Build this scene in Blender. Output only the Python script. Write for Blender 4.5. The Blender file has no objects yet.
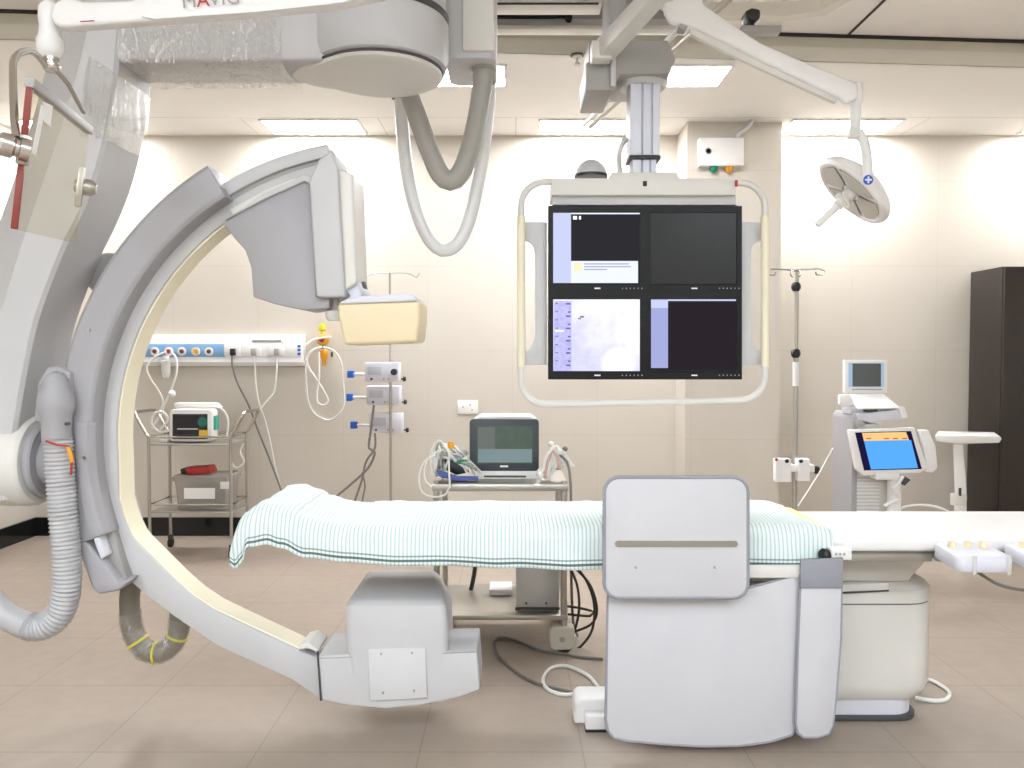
import bpy, bmesh, math, random
from mathutils import Vector, Matrix, noise
random.seed(7)
R = math.radians
C = bpy.context.scene.collection
F = 800.0; EYE = 1.45; PIT = R(1.86)
cP, sP = math.cos(PIT), math.sin(PIT)

def P(px, py, Y):                       # where the sight line through a photo point reaches distance Y
    u = (px-512)/F; v = (384-py)/F
    d = Vector((u, cP+v*sP, -sP+v*cP)); t = Y/d.y
    return Vector((u*t, Y, EYE+d.z*t))
def PZ(px, py, z=0.0):                  # where it reaches height z
    u = (px-512)/F; v = (384-py)/F
    d = Vector((u, cP+v*sP, -sP+v*cP)); t = (z-EYE)/d.z
    return Vector((u*t, d.y*t, z))
def pp(pts, Y): return [(P(a, b, Y).x, P(a, b, Y).z) for a, b in pts]

# ------------------------------------------------------------------ materials
def lin(c):
    r = []
    for v in c:
        v = v/255.0
        r.append(v/12.92 if v <= 0.04045 else ((v+0.055)/1.055)**2.4)
    return (r[0], r[1], r[2], 1)
class N:                                # small node-graph helper
    def __init__(s, name):
        s.m = bpy.data.materials.new(name); s.m.use_nodes = True
        s.t = s.m.node_tree; s.t.nodes.clear()
        s.outn = s.t.nodes.new('ShaderNodeOutputMaterial')
    def n(s, typ, **kw):
        nd = s.t.nodes.new(typ)
        for k, v in kw.items(): setattr(nd, k, v)
        return nd
    def l(s, a, b): s.t.links.new(a, b)
    def val(s, sock, v):
        if isinstance(v, bpy.types.NodeSocket): s.l(v, sock)
        else: sock.default_value = v
    def math(s, op, a, b=0.0, c=0.0):
        nd = s.n('ShaderNodeMath', operation=op)
        s.val(nd.inputs[0], a); s.val(nd.inputs[1], b); s.val(nd.inputs[2], c)
        return nd.outputs[0]
    def mix(s, f, a, b):
        nd = s.n('ShaderNodeMix', data_type='RGBA')
        s.val(nd.inputs[0], f); s.val(nd.inputs[6], a); s.val(nd.inputs[7], b)
        return nd.outputs[2]
    def obj(s):
        x = s.n('ShaderNodeTexCoord'); y = s.n('ShaderNodeSeparateXYZ'); s.l(x.outputs['Object'], y.inputs[0])
        return x.outputs['Object'], y.outputs
    def geo(s):
        x = s.n('ShaderNodeNewGeometry'); y = s.n('ShaderNodeSeparateXYZ'); s.l(x.outputs['Position'], y.inputs[0])
        return x.outputs['Position'], y.outputs
    def noise(s, vec, scale, detail=3, rough=.5):
        nd = s.n('ShaderNodeTexNoise'); s.l(vec, nd.inputs['Vector'])
        nd.inputs['Scale'].default_value = scale; nd.inputs['Detail'].default_value = detail; nd.inputs['Roughness'].default_value = rough
        return nd.outputs['Fac']
    def line(s, c, period, off, w):     # 1 on grid lines of width w
        f = s.math('FRACT', s.math('ADD', s.math('DIVIDE', s.math('SUBTRACT', c, off), period), .5))
        d = s.math('MULTIPLY', s.math('ABSOLUTE', s.math('SUBTRACT', f, .5)), period)
        return s.math('LESS_THAN', d, w/2)
    def bsdf(s, col, rough=.5, metal=0, coat=0, spec=.5):
        b = s.n('ShaderNodeBsdfPrincipled')
        s.val(b.inputs['Base Color'], col); s.val(b.inputs['Roughness'], rough); s.val(b.inputs['Metallic'], metal)
        b.inputs['Coat Weight'].default_value = coat; b.inputs['Specular IOR Level'].default_value = spec
        return b
    def out(s, sh): s.l(sh, s.outn.inputs['Surface']); return s.m
_mats = {}
def mat(name, rgb, rough=.45, metal=0, var=.04, scale=6, coat=0, bump=0, spec=.5):
    if name in _mats: return _mats[name]
    k = N(name); vec, _ = k.obj()
    c = lin(rgb); d = tuple(max(0, x*(1-var*2)) for x in c[:3])+(1,)
    f = k.noise(vec, scale)
    b = k.bsdf(k.mix(f, c, d), rough, metal, coat, spec)
    if bump:
        bp = k.n('ShaderNodeBump'); bp.inputs['Strength'].default_value = bump; bp.inputs['Distance'].default_value = .002
        k.l(k.noise(vec, scale*20), bp.inputs['Height']); k.l(bp.outputs[0], b.inputs['Normal'])
    _mats[name] = k.out(b.outputs[0]); return _mats[name]
def emis(name, rgb, st, rgb2=None, scale=4, lo=.35, hi=.65):
    k = N(name); e = k.n('ShaderNodeEmission'); vec, _ = k.obj()
    if rgb2:
        r = k.n('ShaderNodeMapRange'); k.l(k.noise(vec, scale, 5, .6), r.inputs[0]); r.inputs[1].default_value = lo; r.inputs[2].default_value = hi
        k.l(k.mix(r.outputs[0], lin(rgb), lin(rgb2)), e.inputs[0])
    else: e.inputs[0].default_value = lin(rgb)
    e.inputs[1].default_value = st
    return k.out(e.outputs[0])
def film(name, tint, fac, rough=.1, streak=0, scale=(1, 1, 1)):      # clear sheet: sees through, with gloss
    k = N(name); tr = k.n('ShaderNodeBsdfTransparent'); tr.inputs[0].default_value = tint
    gl = k.n('ShaderNodeBsdfPrincipled'); gl.inputs['Base Color'].default_value = (.86, .85, .82, 1); gl.inputs['Roughness'].default_value = rough
    gl.inputs['Specular IOR Level'].default_value = 1
    m = k.n('ShaderNodeMixShader')
    if streak:
        vec, _ = k.obj(); mp = k.n('ShaderNodeMapping'); k.l(vec, mp.inputs[0]); mp.inputs['Scale'].default_value = scale
        r = k.n('ShaderNodeMapRange'); k.l(k.noise(mp.outputs[0], 30, 4, .65), r.inputs[0])
        r.inputs[1].default_value = .55; r.inputs[2].default_value = .7; r.inputs[3].default_value = fac; r.inputs[4].default_value = streak
        k.l(r.outputs[0], m.inputs[0])
    else: m.inputs[0].default_value = fac
    k.l(tr.outputs[0], m.inputs[1]); k.l(gl.outputs[0], m.inputs[2])
    return k.out(m.outputs[0])

WHITE = mat('white_enamel', (236, 234, 231), .38)
OFFW = mat('warm_white_enamel', (222, 219, 212), .42)
GANT = mat('gantry_light_grey', (198, 197, 197), .45)
LILAC = mat('lilac_grey_plastic', (167, 165, 168), .5)
LILAC2 = mat('pale_lilac_plastic', (214, 214, 222), .45)
CREAM = mat('cream_plastic', (240, 231, 204), .5)
BEIGE = mat('beige_plastic', (232, 215, 178), .5)
STEEL = mat('brushed_steel', (182, 177, 168), .36, .75)
CHROME = mat('chrome', (200, 195, 188), .2, 1)
TAUPE = mat('taupe_metal', (150, 142, 130), .45, .3)
GREYM = mat('grey_paint', (164, 162, 158), .5)
DKGREY = mat('dark_grey_plastic', (70, 70, 72), .5)
BLACK = mat('black_plastic', (24, 25, 26), .4)
BEZEL = mat('black_bezel', (9, 10, 10), .4, spec=.25)
RUBBER = mat('black_rubber', (30, 29, 28), .7)
RED = mat('red_plastic', (176, 44, 34), .5)
DKRED = mat('dark_red_edge', (128, 44, 32), .5)
ORANGE = mat('orange_plastic', (240, 165, 30), .4)
YELLOW = mat('yellow_plastic', (222, 212, 50), .4)
GREEN = mat('green_plastic', (10, 130, 100), .4)
BLUE = mat('blue_plastic', (40, 100, 200), .4)
BLUEP = mat('blue_panel', (128, 172, 214), .4)
NAVYC = mat('blue_fabric', (86, 100, 160), .8)
HOSEG = mat('grey_hose', (166, 163, 155), .5)
HOSEW = mat('white_hose', (228, 228, 226), .35)
HOSEB = mat('brown_grey_hose', (128, 120, 108), .55)
WCORD = mat('white_cord', (232, 230, 224), .4)
GCORD = mat('grey_cord', (120, 114, 108), .5)
BCORD = mat('black_cord', (38, 37, 38), .5)
PAPER = mat('white_paper', (240, 238, 236), .7)
WOOD = mat('dark_wenge_wood', (50, 42, 38), .35, var=.15, scale=10)
CLEARB = film('brown_clear_plastic', (.62, .56, .48, 1), .32, .25)
def wrap_mat():
    k = N('clear_plastic_wrap'); vec, _ = k.obj()
    mp = k.n('ShaderNodeMapping'); k.l(vec, mp.inputs[0]); mp.inputs['Scale'].default_value = (1.6, 1, .7); mp.inputs['Rotation'].default_value = (0, .5, 0)
    nz = k.noise(mp.outputs[0], 26, 5, .6)
    bp = k.n('ShaderNodeBump'); bp.inputs['Strength'].default_value = 1; bp.inputs['Distance'].default_value = .03; k.l(nz, bp.inputs['Height'])
    tr = k.n('ShaderNodeBsdfTransparent'); tr.inputs[0].default_value = (.985, .98, .97, 1)
    gl = k.n('ShaderNodeBsdfGlossy'); gl.inputs['Color'].default_value = (.95, .94, .92, 1); gl.inputs['Roughness'].default_value = .16; k.l(bp.outputs[0], gl.inputs['Normal'])
    lw = k.n('ShaderNodeLayerWeight'); lw.inputs[0].default_value = .35; k.l(bp.outputs[0], lw.inputs['Normal'])
    m = k.n('ShaderNodeMixShader'); k.l(k.math('ADD', .10, k.math('MULTIPLY', lw.outputs['Facing'], .45)), m.inputs[0])
    k.l(tr.outputs[0], m.inputs[1]); k.l(gl.outputs[0], m.inputs[2])
    df = k.n('ShaderNodeBsdfPrincipled'); df.inputs['Base Color'].default_value = (.93, .92, .9, 1); df.inputs['Roughness'].default_value = .25
    mp2 = k.n('ShaderNodeMapping'); k.l(vec, mp2.inputs[0]); mp2.inputs['Scale'].default_value = (2.2, 1.2, .7); mp2.inputs['Rotation'].default_value = (0, .35, 0)
    rd_ = k.math('ABSOLUTE', k.math('SUBTRACT', k.noise(mp2.outputs[0], 17, 4, .62), .5))
    r1 = k.n('ShaderNodeMapRange'); k.l(rd_, r1.inputs[0]); r1.inputs[1].default_value = .004; r1.inputs[2].default_value = .028; r1.inputs[3].default_value = 1; r1.inputs[4].default_value = 0
    r2 = k.n('ShaderNodeMapRange'); k.l(k.noise(vec, 11, 2), r2.inputs[0]); r2.inputs[1].default_value = .42; r2.inputs[2].default_value = .62
    m2 = k.n('ShaderNodeMixShader'); k.l(k.math('MULTIPLY', k.math('MULTIPLY', r1.outputs[0], r2.outputs[0]), .85), m2.inputs[0])  # white streaks: cloudy crinkles and the highlights on them, painted in
    k.l(m.outputs[0], m2.inputs[1]); k.l(df.outputs[0], m2.inputs[2]); return k.out(m2.outputs[0])
WRAP = wrap_mat()
LEADG = film('lead_glass', (.94, .92, .86, 1), .06, .03)
STRAP = film('clear_strap', (.95, .95, .94, 1), .3, .2)
TUBEC = film('clear_tubing', (.95, .95, .92, 1), .62, .25)

# ------------------------------------------------------------------ mesh building
def catmull(pts, step, closed=False):
    pts = [Vector(p) for p in pts]; n = len(pts); out = []
    segs = n if closed else n-1
    for i in range(segs):
        if closed: p0, p1, p2, p3 = pts[(i-1) % n], pts[i], pts[(i+1) % n], pts[(i+2) % n]
        else: p0, p1, p2, p3 = pts[max(i-1, 0)], pts[i], pts[i+1], pts[min(i+2, n-1)]
        k = max(1, int((p2-p1).length/step))
        for j in range(k):
            t = j/k
            out.append(.5*((2*p1)+(p2-p0)*t+(2*p0-5*p1+4*p2-p3)*t*t+(3*p1-p0-3*p2+p3)*t**3))
    if not closed: out.append(pts[-1])
    return out
ORG = {}
class G:
    def __init__(s): s.bm = bmesh.new(); s.mi = 0; s.uv = None
    def _fin(s, faces, bev=0, seg=2, ang=25):
        for f in faces: f.material_index = s.mi
        if bev:
            es = {e for f in faces for e in f.edges}
            for f in faces: f.normal_update()
            bmesh.ops.recalc_face_normals(s.bm, faces=faces)
            es = [e for e in es if len(e.link_faces) == 2 and e.calc_face_angle(0) > R(ang)]
            r = bmesh.ops.bevel(s.bm, geom=es, offset=bev, offset_type='OFFSET', segments=seg, profile=.5, affect='EDGES', clamp_overlap=True)
            for f in r['faces']: f.material_index = s.mi
    def loft(s, rings, cap=True, closed=True, bev=0, seg=2, loop=False, ang=25):
        vs = [[s.bm.verts.new(p) for p in r] for r in rings]; n = len(rings[0]); fs = []
        m = len(vs) if loop else len(vs)-1
        for i in range(m):
            a, b = vs[i], vs[(i+1) % len(vs)]
            for j in range(n if closed else n-1):
                k = (j+1) % n
                try: fs.append(s.bm.faces.new((a[j], a[k], b[k], b[j])))
                except ValueError: pass
        if cap and not loop:
            fs.append(s.bm.faces.new(vs[0][::-1])); fs.append(s.bm.faces.new(vs[-1]))
        s._fin(fs, bev, seg, ang); return s
    def prism(s, xz, y0, y1, bev=0, seg=2, ang=25):
        return s.loft([[(x, y0, z) for x, z in xz], [(x, y1, z) for x, z in xz]], bev=bev, seg=seg, ang=ang)
    def pprism(s, px, y0, y1, bev=0, seg=2, ang=25): return s.prism(pp(px, y0), y0, y1, bev, seg, ang)
    def zprism(s, xy, z0, z1, bev=0, seg=2):
        return s.loft([[(x, y, z0) for x, y in xy], [(x, y, z1) for x, y in xy]], bev=bev, seg=seg)
    def box(s, x0, x1, y0, y1, z0, z1, bev=0, seg=2):
        return s.prism([(x0, z0), (x1, z0), (x1, z1), (x0, z1)], y0, y1, bev, seg)
    def pbox(s, a, b, c, d, y0, y1, bev=0, seg=2):      # photo extents of the front face at y0
        return s.pprism([(a, b), (c, b), (c, d), (a, d)], y0, y1, bev, seg)
    def tube(s, pts, r, n=8, step=.02, closed=False, rf=None, smooth=True):
        ps = catmull(pts, step, closed) if smooth else [Vector(p) for p in pts]
        m = len(ps); rings = []; up = None; dist = 0
        for i, p in enumerate(ps):
            if closed: t = (ps[(i+1) % m]-ps[i-1])
            else: t = ps[min(i+1, m-1)]-ps[max(i-1, 0)]
            if t.length < 1e-9: t = Vector((0, 0, 1))
            t.normalize()
            if up is None:
                up = Vector((0, 1, 0)) if abs(t.y) < .9 else Vector((1, 0, 0))
            up = (up-t*up.dot(t))
            if up.length < 1e-6: up = t.orthogonal()
            up.normalize(); w = t.cross(up)
            if i: dist += (p-ps[i-1]).length
            rr = rf(dist) if rf else r
            rings.append([p+(up*math.cos(a)+w*math.sin(a))*rr for a in [2*math.pi*j/n for j in range(n)]])
        return s.loft(rings, loop=closed)
    def rod(s, a, b, r, n=12, r2=None, bev=0):
        a, b = Vector(a), Vector(b); t = (b-a).normalized(); u = t.orthogonal().normalized(); w = t.cross(u)
        rg = lambda p, q: [p+(u*math.cos(x)+w*math.sin(x))*q for x in [2*math.pi*j/n for j in range(n)]]
        return s.loft([rg(a, r), rg(b, r if r2 is None else r2)], bev=bev, ang=50)
    def lathe(s, o, axis, prof, n=28):                  # prof: (radius, height along axis)
        o = Vector(o); t = Vector(axis).normalized(); u = t.orthogonal().normalized(); w = t.cross(u)
        return s.loft([[o+t*h+(u*math.cos(x)+w*math.sin(x))*max(r, 1e-4) for x in [2*math.pi*j/n for j in range(n)]] for r, h in prof])
    def ball(s, c, r, n=14, sc=(1, 1, 1)):
        c = Vector(c); rings = []
        for i in range(1, n):
            a = math.pi*i/n
            rings.append([c+Vector((sc[0]*r*math.sin(a)*math.cos(b), sc[1]*r*math.sin(a)*math.sin(b), sc[2]*r*math.cos(a))) for b in [2*math.pi*j/n for j in range(n)]])
        return s.loft(rings)
    def quad(s, ps):
        f = s.bm.faces.new([s.bm.verts.new(p) for p in ps]); f.material_index = s.mi; return s
    def m(s, i): s.mi = i; return s
    def out(s, name, mats, parent=None, label=None, cat=None, group=None, kind=None, ang=38, normals=True):
        if not isinstance(mats, (list, tuple)): mats = [mats]
        if normals: bmesh.ops.recalc_face_normals(s.bm, faces=s.bm.faces[:])
        for f in s.bm.faces: f.smooth = True
        if parent is not None: org = ORG[parent]
        elif kind == 'structure': org = Vector((0, 0, 0))
        else:
            xs = [v.co for v in s.bm.verts]
            org = Vector(((min(v.x for v in xs)+max(v.x for v in xs))/2, (min(v.y for v in xs)+max(v.y for v in xs))/2, min(v.z for v in xs)))
        bmesh.ops.translate(s.bm, verts=s.bm.verts[:], vec=-org)
        me = bpy.data.meshes.new(name); s.bm.to_mesh(me); s.bm.free()
        for q in mats: me.materials.append(q)
        me.set_sharp_from_angle(angle=R(ang))
        o = bpy.data.objects.new(name, me); C.objects.link(o)
        if parent is not None: o.parent = parent
        else: o.location = org
        ORG[o] = org
        tag(o, label, cat, group, kind); return o
def tag(o, label=None, cat=None, group=None, kind=None):
    if label: o['label'] = label
    if cat: o['category'] = cat
    if group: o['group'] = group
    if kind: o['kind'] = kind
def thing(name, label, cat, loc, group=None):
    o = bpy.data.objects.new(name, None); o.empty_display_size = .05; C.objects.link(o); o.location = loc
    ORG[o] = Vector(loc); tag(o, label, cat, group); return o
def rrect(x0, x1, y0, y1, r, k=5):
    o = []
    for cx, cy, a in ((x1-r, y1-r, 0), (x0+r, y1-r, 90), (x0+r, y0+r, 180), (x1-r, y0+r, 270)):
        for i in range(k+1):
            b = R(a+90*i/k); o.append((cx+r*math.cos(b), cy+r*math.sin(b)))
    return o
def cord(name, label, pts, r, m, cat='cord', group=None):
    return G().tube(pts, r, 7).out(name, m, None, label, cat, group)

# ------------------------------------------------------------------ the room
XL, XR, YB, YF = -3.9, 4.75, 6.5, -3.2
ZL, ZU = 3.24, 3.40
def stepY(x): return 4.76+.072*x
def floor_mat():
    k = N('beige_floor_tiles'); vec, c = k.geo()
    n1 = k.noise(vec, 1.6, 4, .6); n2 = k.noise(vec, 14, 3)
    col = k.mix(n1, lin((170, 156, 143)), lin((154, 140, 126)))
    col = k.mix(k.math('MULTIPLY', n2, .25), col, lin((138, 125, 112)))
    ln = k.math('MAXIMUM', k.line(c[0], .6, -.34, .005), k.line(c[1], .6, 2.9, .006))
    col = k.mix(k.math('MULTIPLY', ln, .4), col, lin((100, 88, 78)))
    r = k.math('ADD', .3, k.math('MULTIPLY', n2, .15))
    return k.out(k.bsdf(col, r, spec=.4).outputs[0])
def wall_mat():
    k = N('cream_wall_tiles'); vec, c = k.geo()
    col = k.mix(k.noise(vec, 2.2), lin((209, 202, 191)), lin((200, 192, 179)))
    ln = k.math('MAXIMUM', k.line(c[0], .687, .69, .005), k.line(c[2], .684, .825, .006))
    col = k.mix(k.math('MULTIPLY', ln, .22), col, lin((168, 156, 139)))
    return k.out(k.bsdf(col, .38, spec=.35).outputs[0])
def ceil_mat():
    k = N('cream_ceiling_panels'); vec, c = k.geo()
    col = k.mix(k.noise(vec, 3), lin((246, 243, 240)), lin((242, 238, 233)))
    back = k.math('GREATER_THAN', c[1], 6.02)
    ln = k.math('MAXIMUM', k.math('MULTIPLY', back, k.line(c[0], 1.03, .03, .008)), k.math('LESS_THAN', k.math('ABSOLUTE', k.math('SUBTRACT', c[1], 6.02)), .005))
    col = k.mix(k.math('MULTIPLY', ln, .5), col, lin((170, 160, 148)))
    return k.out(k.bsdf(col, .6, spec=.2).outputs[0])
FLM, WLM, CLM = floor_mat(), wall_mat(), ceil_mat()
UPC = mat('upper_ceiling_panels', (250, 246, 242), .6, spec=.2)
FASC = mat('ceiling_fascia', (222, 217, 205), .6)
G().box(XL-.1, XR+.1, YF-.1, YB+.1, -.1, 0).out('floor', FLM, kind='structure')
G().box(XL-.1, XR+.1, YB, YB+.1, 0, 3.5).out('wall_back', WLM, kind='structure')
G().box(XL-.1, XL, YF, YB, 0, 3.5).out('wall_left', WLM, kind='structure')
G().box(XR, XR+.1, YF, YB, 0, 3.5).out('wall_right', WLM, kind='structure')
G().box(XL-.1, XR+.1, YF-.1, YF, 0, 3.5).out('wall_front', WLM, kind='structure')
g = G()
g.zprism([(XL, stepY(XL)), (XR, stepY(XR)), (XR, YB), (XL, YB)], ZL, ZL+.05)
g.m(1).zprism([(XL, YF), (XR, YF), (XR, stepY(XR)+.06), (XL, stepY(XL)+.06)], ZU, ZU+.05)
g.out('ceiling', [CLM, UPC], kind='structure')
g = G(); e = .003
g.zprism([(XL, stepY(XL)-e), (XR, stepY(XR)-e), (XR, stepY(XR)+.01), (XL, stepY(XL)+.01)], ZL, ZU-.075)
g.out('trim_1', FASC, kind='structure')
g = G()
g.zprism([(XL, stepY(XL)+.012), (XR, stepY(XR)+.012), (XR, stepY(XR)+.03), (XL, stepY(XL)+.03)], ZL+.05, ZU)
g.out('trim_2', mat('fascia_upper_olive', (212, 207, 190), .6), kind='structure')
g = G()
g.zprism([(XL, stepY(XL)-.02), (XR, stepY(XR)-.02), (XR, stepY(XR)+.01), (XL, stepY(XL)+.01)], ZU-.012, ZU-.001)
g.out('trim_3', mat('black_joint', (38, 32, 30), .6), kind='structure')
G().box(2.02, 2.035, YF, stepY(2.03)-.02, ZU-.006, ZU-.0005).out('trim_4', mat('black_joint', (38, 32, 30)), kind='structure')
GRAN = mat('black_granite_skirting', (26, 27, 28), .12, var=.2, scale=30)
G().box(1.33, 2.05, 6.13, YB, 0, ZL).out('trim_5', WLM, kind='structure')     # boxed column against the back wall
G().box(XL, XR, YB-.02, YB, 0, .15).out('baseboard_back', GRAN, kind='structure')
G().box(XL, XL+.02, YF, YB-.02, 0, .15).out('baseboard_left', GRAN, kind='structure')
G().box(1.31, 2.07, 6.11, 6.13, 0, .15).out('baseboard_column', GRAN, kind='structure')

# ------------------------------------------------------------------ ceiling lights
LAMP = emis('ceiling_light_diffuser', (247, 250, 255), 47)
FILL = {.2: emis('front_fill_light', (232, 243, 255), 11.5), -1.2: emis('near_fill_light', (232, 243, 255), 30), -2.5: emis('rear_fill_light', (232, 243, 255), 39)}  # emitters for the added fill panels out of view
LFR = mat('light_frame', (235, 232, 226), .5)
def ceil_light(x0, x1, y0, y1, z, label, m=LAMP, group='ceiling light panels'):
    t = thing('ceiling_light', label, 'ceiling light', ((x0+x1)/2, (y0+y1)/2, z-.012), group)
    w = .018; g = G()
    ring = lambda a: [(x0-a, y0-a), (x1+a, y0-a), (x1+a, y1+a), (x0-a, y1+a)]
    o, i = ring(0), ring(-w)
    g.loft([[(x, y, z-.001) for x, y in o], [(x, y, z-.012) for x, y in o], [(x, y, z-.012) for x, y in i], [(x, y, z-.001) for x, y in i]], cap=False, loop=True)
    g.out('frame', LFR, t)
    G().box(x0+w, x1-w, y0+w, y1-w, z-.008, z-.002).out('diffuser', m, t)
ceil_light(-1.9, -1.15, 6.05, 6.44, ZL, 'square ceiling light against the back wall above the C-arm head')
ceil_light(.2, .9, 6.05, 6.44, ZL, 'square ceiling light against the back wall left of the boxed column')
ceil_light(2.1, 2.95, 6.05, 6.44, ZL, 'square ceiling light against the back wall above the surgical lamp')
ceil_light(-3.75, -3.05, 6.05, 6.44, ZL, 'square ceiling light in the far left corner behind the gantry arm')
ceil_light(4.02, 4.7, 6.05, 6.44, ZL, 'square ceiling light in the far right corner above the dark cabinet')
ceil_light(-.66, -.03, 4.93, 5.32, ZL, 'square ceiling light behind the hanging grey and white hoses')
ceil_light(.74, 1.36, 4.93, 5.32, ZL, 'square ceiling light beside the monitor column and lamp arm')
for X in (-2.5, -.1, 2.5):  # unseen panels added to brighten the surfaces facing the camera
    for Y in (.2, -1.2, -2.5):
        ceil_light(X-.55, X+.55, Y-.3, Y+.3, ZU, 'added unseen ceiling panel lighting the near half of the room', FILL[Y], 'added unseen fill lights')

# ------------------------------------------------------------------ ceiling-hung C-arm
ca = thing('c_arm', 'large white and grey ceiling-hung x-ray C-arm curving around the head of the table', 'x-ray machine', (-.9, 3.1, 2.0))
# support arm: beam + curved leg
YA, YZ = 2.98, 3.24
g = G()
st = [((92, -12), (124, -12), (60, -12)), ((85, 33), (118, 61), (54, 33)), ((68, 100), (112, 112), (38, 100)), ((46, 168), (99, 168), (18, 168)),
      ((32, 210), (82, 212), (4, 210)), ((20, 245), (64, 249), (-8, 245)), ((0, 310), (40, 312), (-28, 310)), ((-12, 350), (30, 352), (-42, 350)),
      ((-22, 395), (22, 395), (-52, 395)), ((-30, 440), (15, 440), (-60, 440)), ((-33, 478), (11, 478), (-62, 478)), ((-28, 500), (6, 500), (-52, 500))]
rings = []
dense = []
B_ = catmull([P(a[0][0], a[0][1], YA) for a in st], .06)
for i, (b, c, a) in enumerate(st):
    b, c, a = P(*b, YA), P(*c, YA), P(*a, 3.2)
    dense.append((b, c, a))
fine = []
for i in range(len(dense)-1):
    for j in range(4):
        t = j/4; r = []
        for q in range(3):
            p0, p1, p2, p3 = dense[max(i-1, 0)][q], dense[i][q], dense[i+1][q], dense[min(i+2, len(dense)-1)][q]
            r.append(.5*((2*p1)+(p2-p0)*t+(2*p0-5*p1+4*p2-p3)*t*t+(3*p1-p0-3*p2+p3)*t**3))
        fine.append(r)
fine.append(list(dense[-1]))
for b, c, a in fine:
    rings.append([a, b, b+Vector((.01, -.006, 0)), c+Vector((-.012, -.006, 0)), c+Vector((0, .008, 0)), Vector((c.x, YZ, c.z)), Vector((a.x, YZ, a.z))])
g.loft(rings)
arm = g.out('support_leg', GANT, ca, ang=28)
g = G()
g.pprism([(112, -30), (420, -30), (420, 60), (116, 60)], YA, YZ, bev=.012, seg=3)
beam = g.out('support_beam', GANT, ca)
# pivot drum
dc = P(381, 72, 3.14); g = G()
z0, z1 = 2.558, 2.762
g.lathe((dc.x, 3.14, 0), (0, 0, 1), [(0, z0), (.236, z0), (.252, z0+.012), (.262, z0+.05), (.262, z1-.03), (.25, z1-.008), (.235, z1), (0, z1)], 56)
drum = g.out('pivot_drum', GANT, ca)
g = G(); q = []
for i in range(48):
    a = 2*math.pi*i/48; x, y = .238*math.cos(a), .238*math.sin(a)
    if x < -.12: x = -.12+(x+.12)*1.9; y *= .8 if x < -.2 else .92
    q.append((dc.x+x, 3.14+y))
qc = Vector((dc.x-.03, 3.14))
sc = lambda k: [(qc.x+(x-qc.x)*k, qc.y+(y-qc.y)*k) for x, y in q]
g.loft([[(x, y, z0-.004) for x, y in sc(1)], [(x, y, z0-.02) for x, y in sc(.99)], [(x, y, z0-.028) for x, y in sc(.92)], [(x, y, z0-.034) for x, y in sc(.7)], [(x, y, z0-.036) for x, y in sc(.3)]])
g.out('drum_cap', OFFW, drum)
g = G(); g.loft([[(x, y, z) for x, y in sc(1.022)] for z in (z0-.007, z0+.001)])
g.out('seam_ring', DKGREY, drum)
g = G(); g.lathe((dc.x, 3.14, 0), (0, 0, 1), [(0, z1-.02), (.258, z1-.02), (.263, z1-.012), (.263, z1+.004), (0, z1+.004)], 48); g.out('top_seam_ring', DKGREY, drum)
g = G(); g.lathe((dc.x, 3.14, 0), (0, 0, 1), [(0, z1+.003), (.252, z1+.003), (.252, z1+.12), (.2, z1+.14), (.2, ZU-.02), (0, ZU-.02)], 48); g.out('swivel_post', GANT, drum)
# ceiling carriage casing the hoses drop from
g = G()
g.loft([[(x, y, z) for x, y in rrect(P(444, 30, 3.4).x, P(496, 30, 3.4).x, 3.4, 3.75, .045)] for z in (P(470, 58, 3.4).z, ZU)], bev=.006)
case = g.out('ceiling_casing', GANT, ca)
g = G(); g.box(P(462, 30, 3.38).x, P(494, 30, 3.38).x, 3.383, 3.41, P(470, 52, 3.4).z, ZU-.002, bev=.01); g.out('casing_cover', OFFW, case)
hc = P(484, 64, 3.52)
g = G(); pr = [(.046, 0), (.05, -.004)]
zz = [(0, .0), (.052, 0), (.052, -.02), (.049, -.024), (.049, -.034), (.053, -.038), (.053, -.058), (.049, -.062), (.049, -.072), (.053, -.076), (.053, -.10), (.048, -.108), (0, -.108)]
g.lathe((hc.x, 3.52, P(470, 52, 3.4).z+.02), (0, 0, 1), zz, 24); g.out('hose_coupling', HOSEG, case)
g = G().rod(P(446, 56, 3.44), P(474, 56, 3.44), .017); g.out('cross_bar', LILAC2, case)

# joint between leg and sleeve
jz = P(45, 460, 3.11).z; jx = -1.80
g = G(); g.lathe((-1.83, 3.11, jz), (1, 0, 0), [(0, -.22), (.15, -.22), (.17, -.18), (.178, -.12), (.178, -.03), (.174, -.01), (.164, 0), (0, 0)], 56)
jt = g.out('rotation_joint', OFFW, ca)
g = G(); g.lathe((-1.83, 3.11, jz), (1, 0, 0), [(0, 0), (.142, 0), (.145, .01), (.145, .022), (.138, .03), (.1, .032), (.1, .14), (0, .14)], 56); g.out('joint_disc', LILAC, jt)
# sleeve (grey outer shoe that the arc slides in)
ctr = P(382, 440, 3.07); S = 800/3.07
def arcp(r, deg): return ctr.x+r*math.cos(R(deg)), ctr.z+r*math.sin(R(deg))
def ringsec(prof, a0, a1, n=48):        # prof: (r, y) closed profile swept about the C centre
    rs = []
    for i in range(n+1):
        a = a0+(a1-a0)*i/n
        rs.append([(arcp(r, a)[0], y, arcp(r, a)[1]) for r, y in prof])
    return rs
s1 = 800/2.98
Ro, Rm, Ri = 325/s1, 291/s1, 280/S
g = G()
g.loft(ringsec([(Ro, 3.28), (Ro, 3.0), (Ro-.02, 2.98), (Rm+.004, 2.98), (Rm-.01, 2.99), (Ri, 3.055), (Ri, 3.28)], 121.5, 198.7), bev=.004)
slv = g.out('sleeve', LILAC, ca, ang=30)
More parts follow.
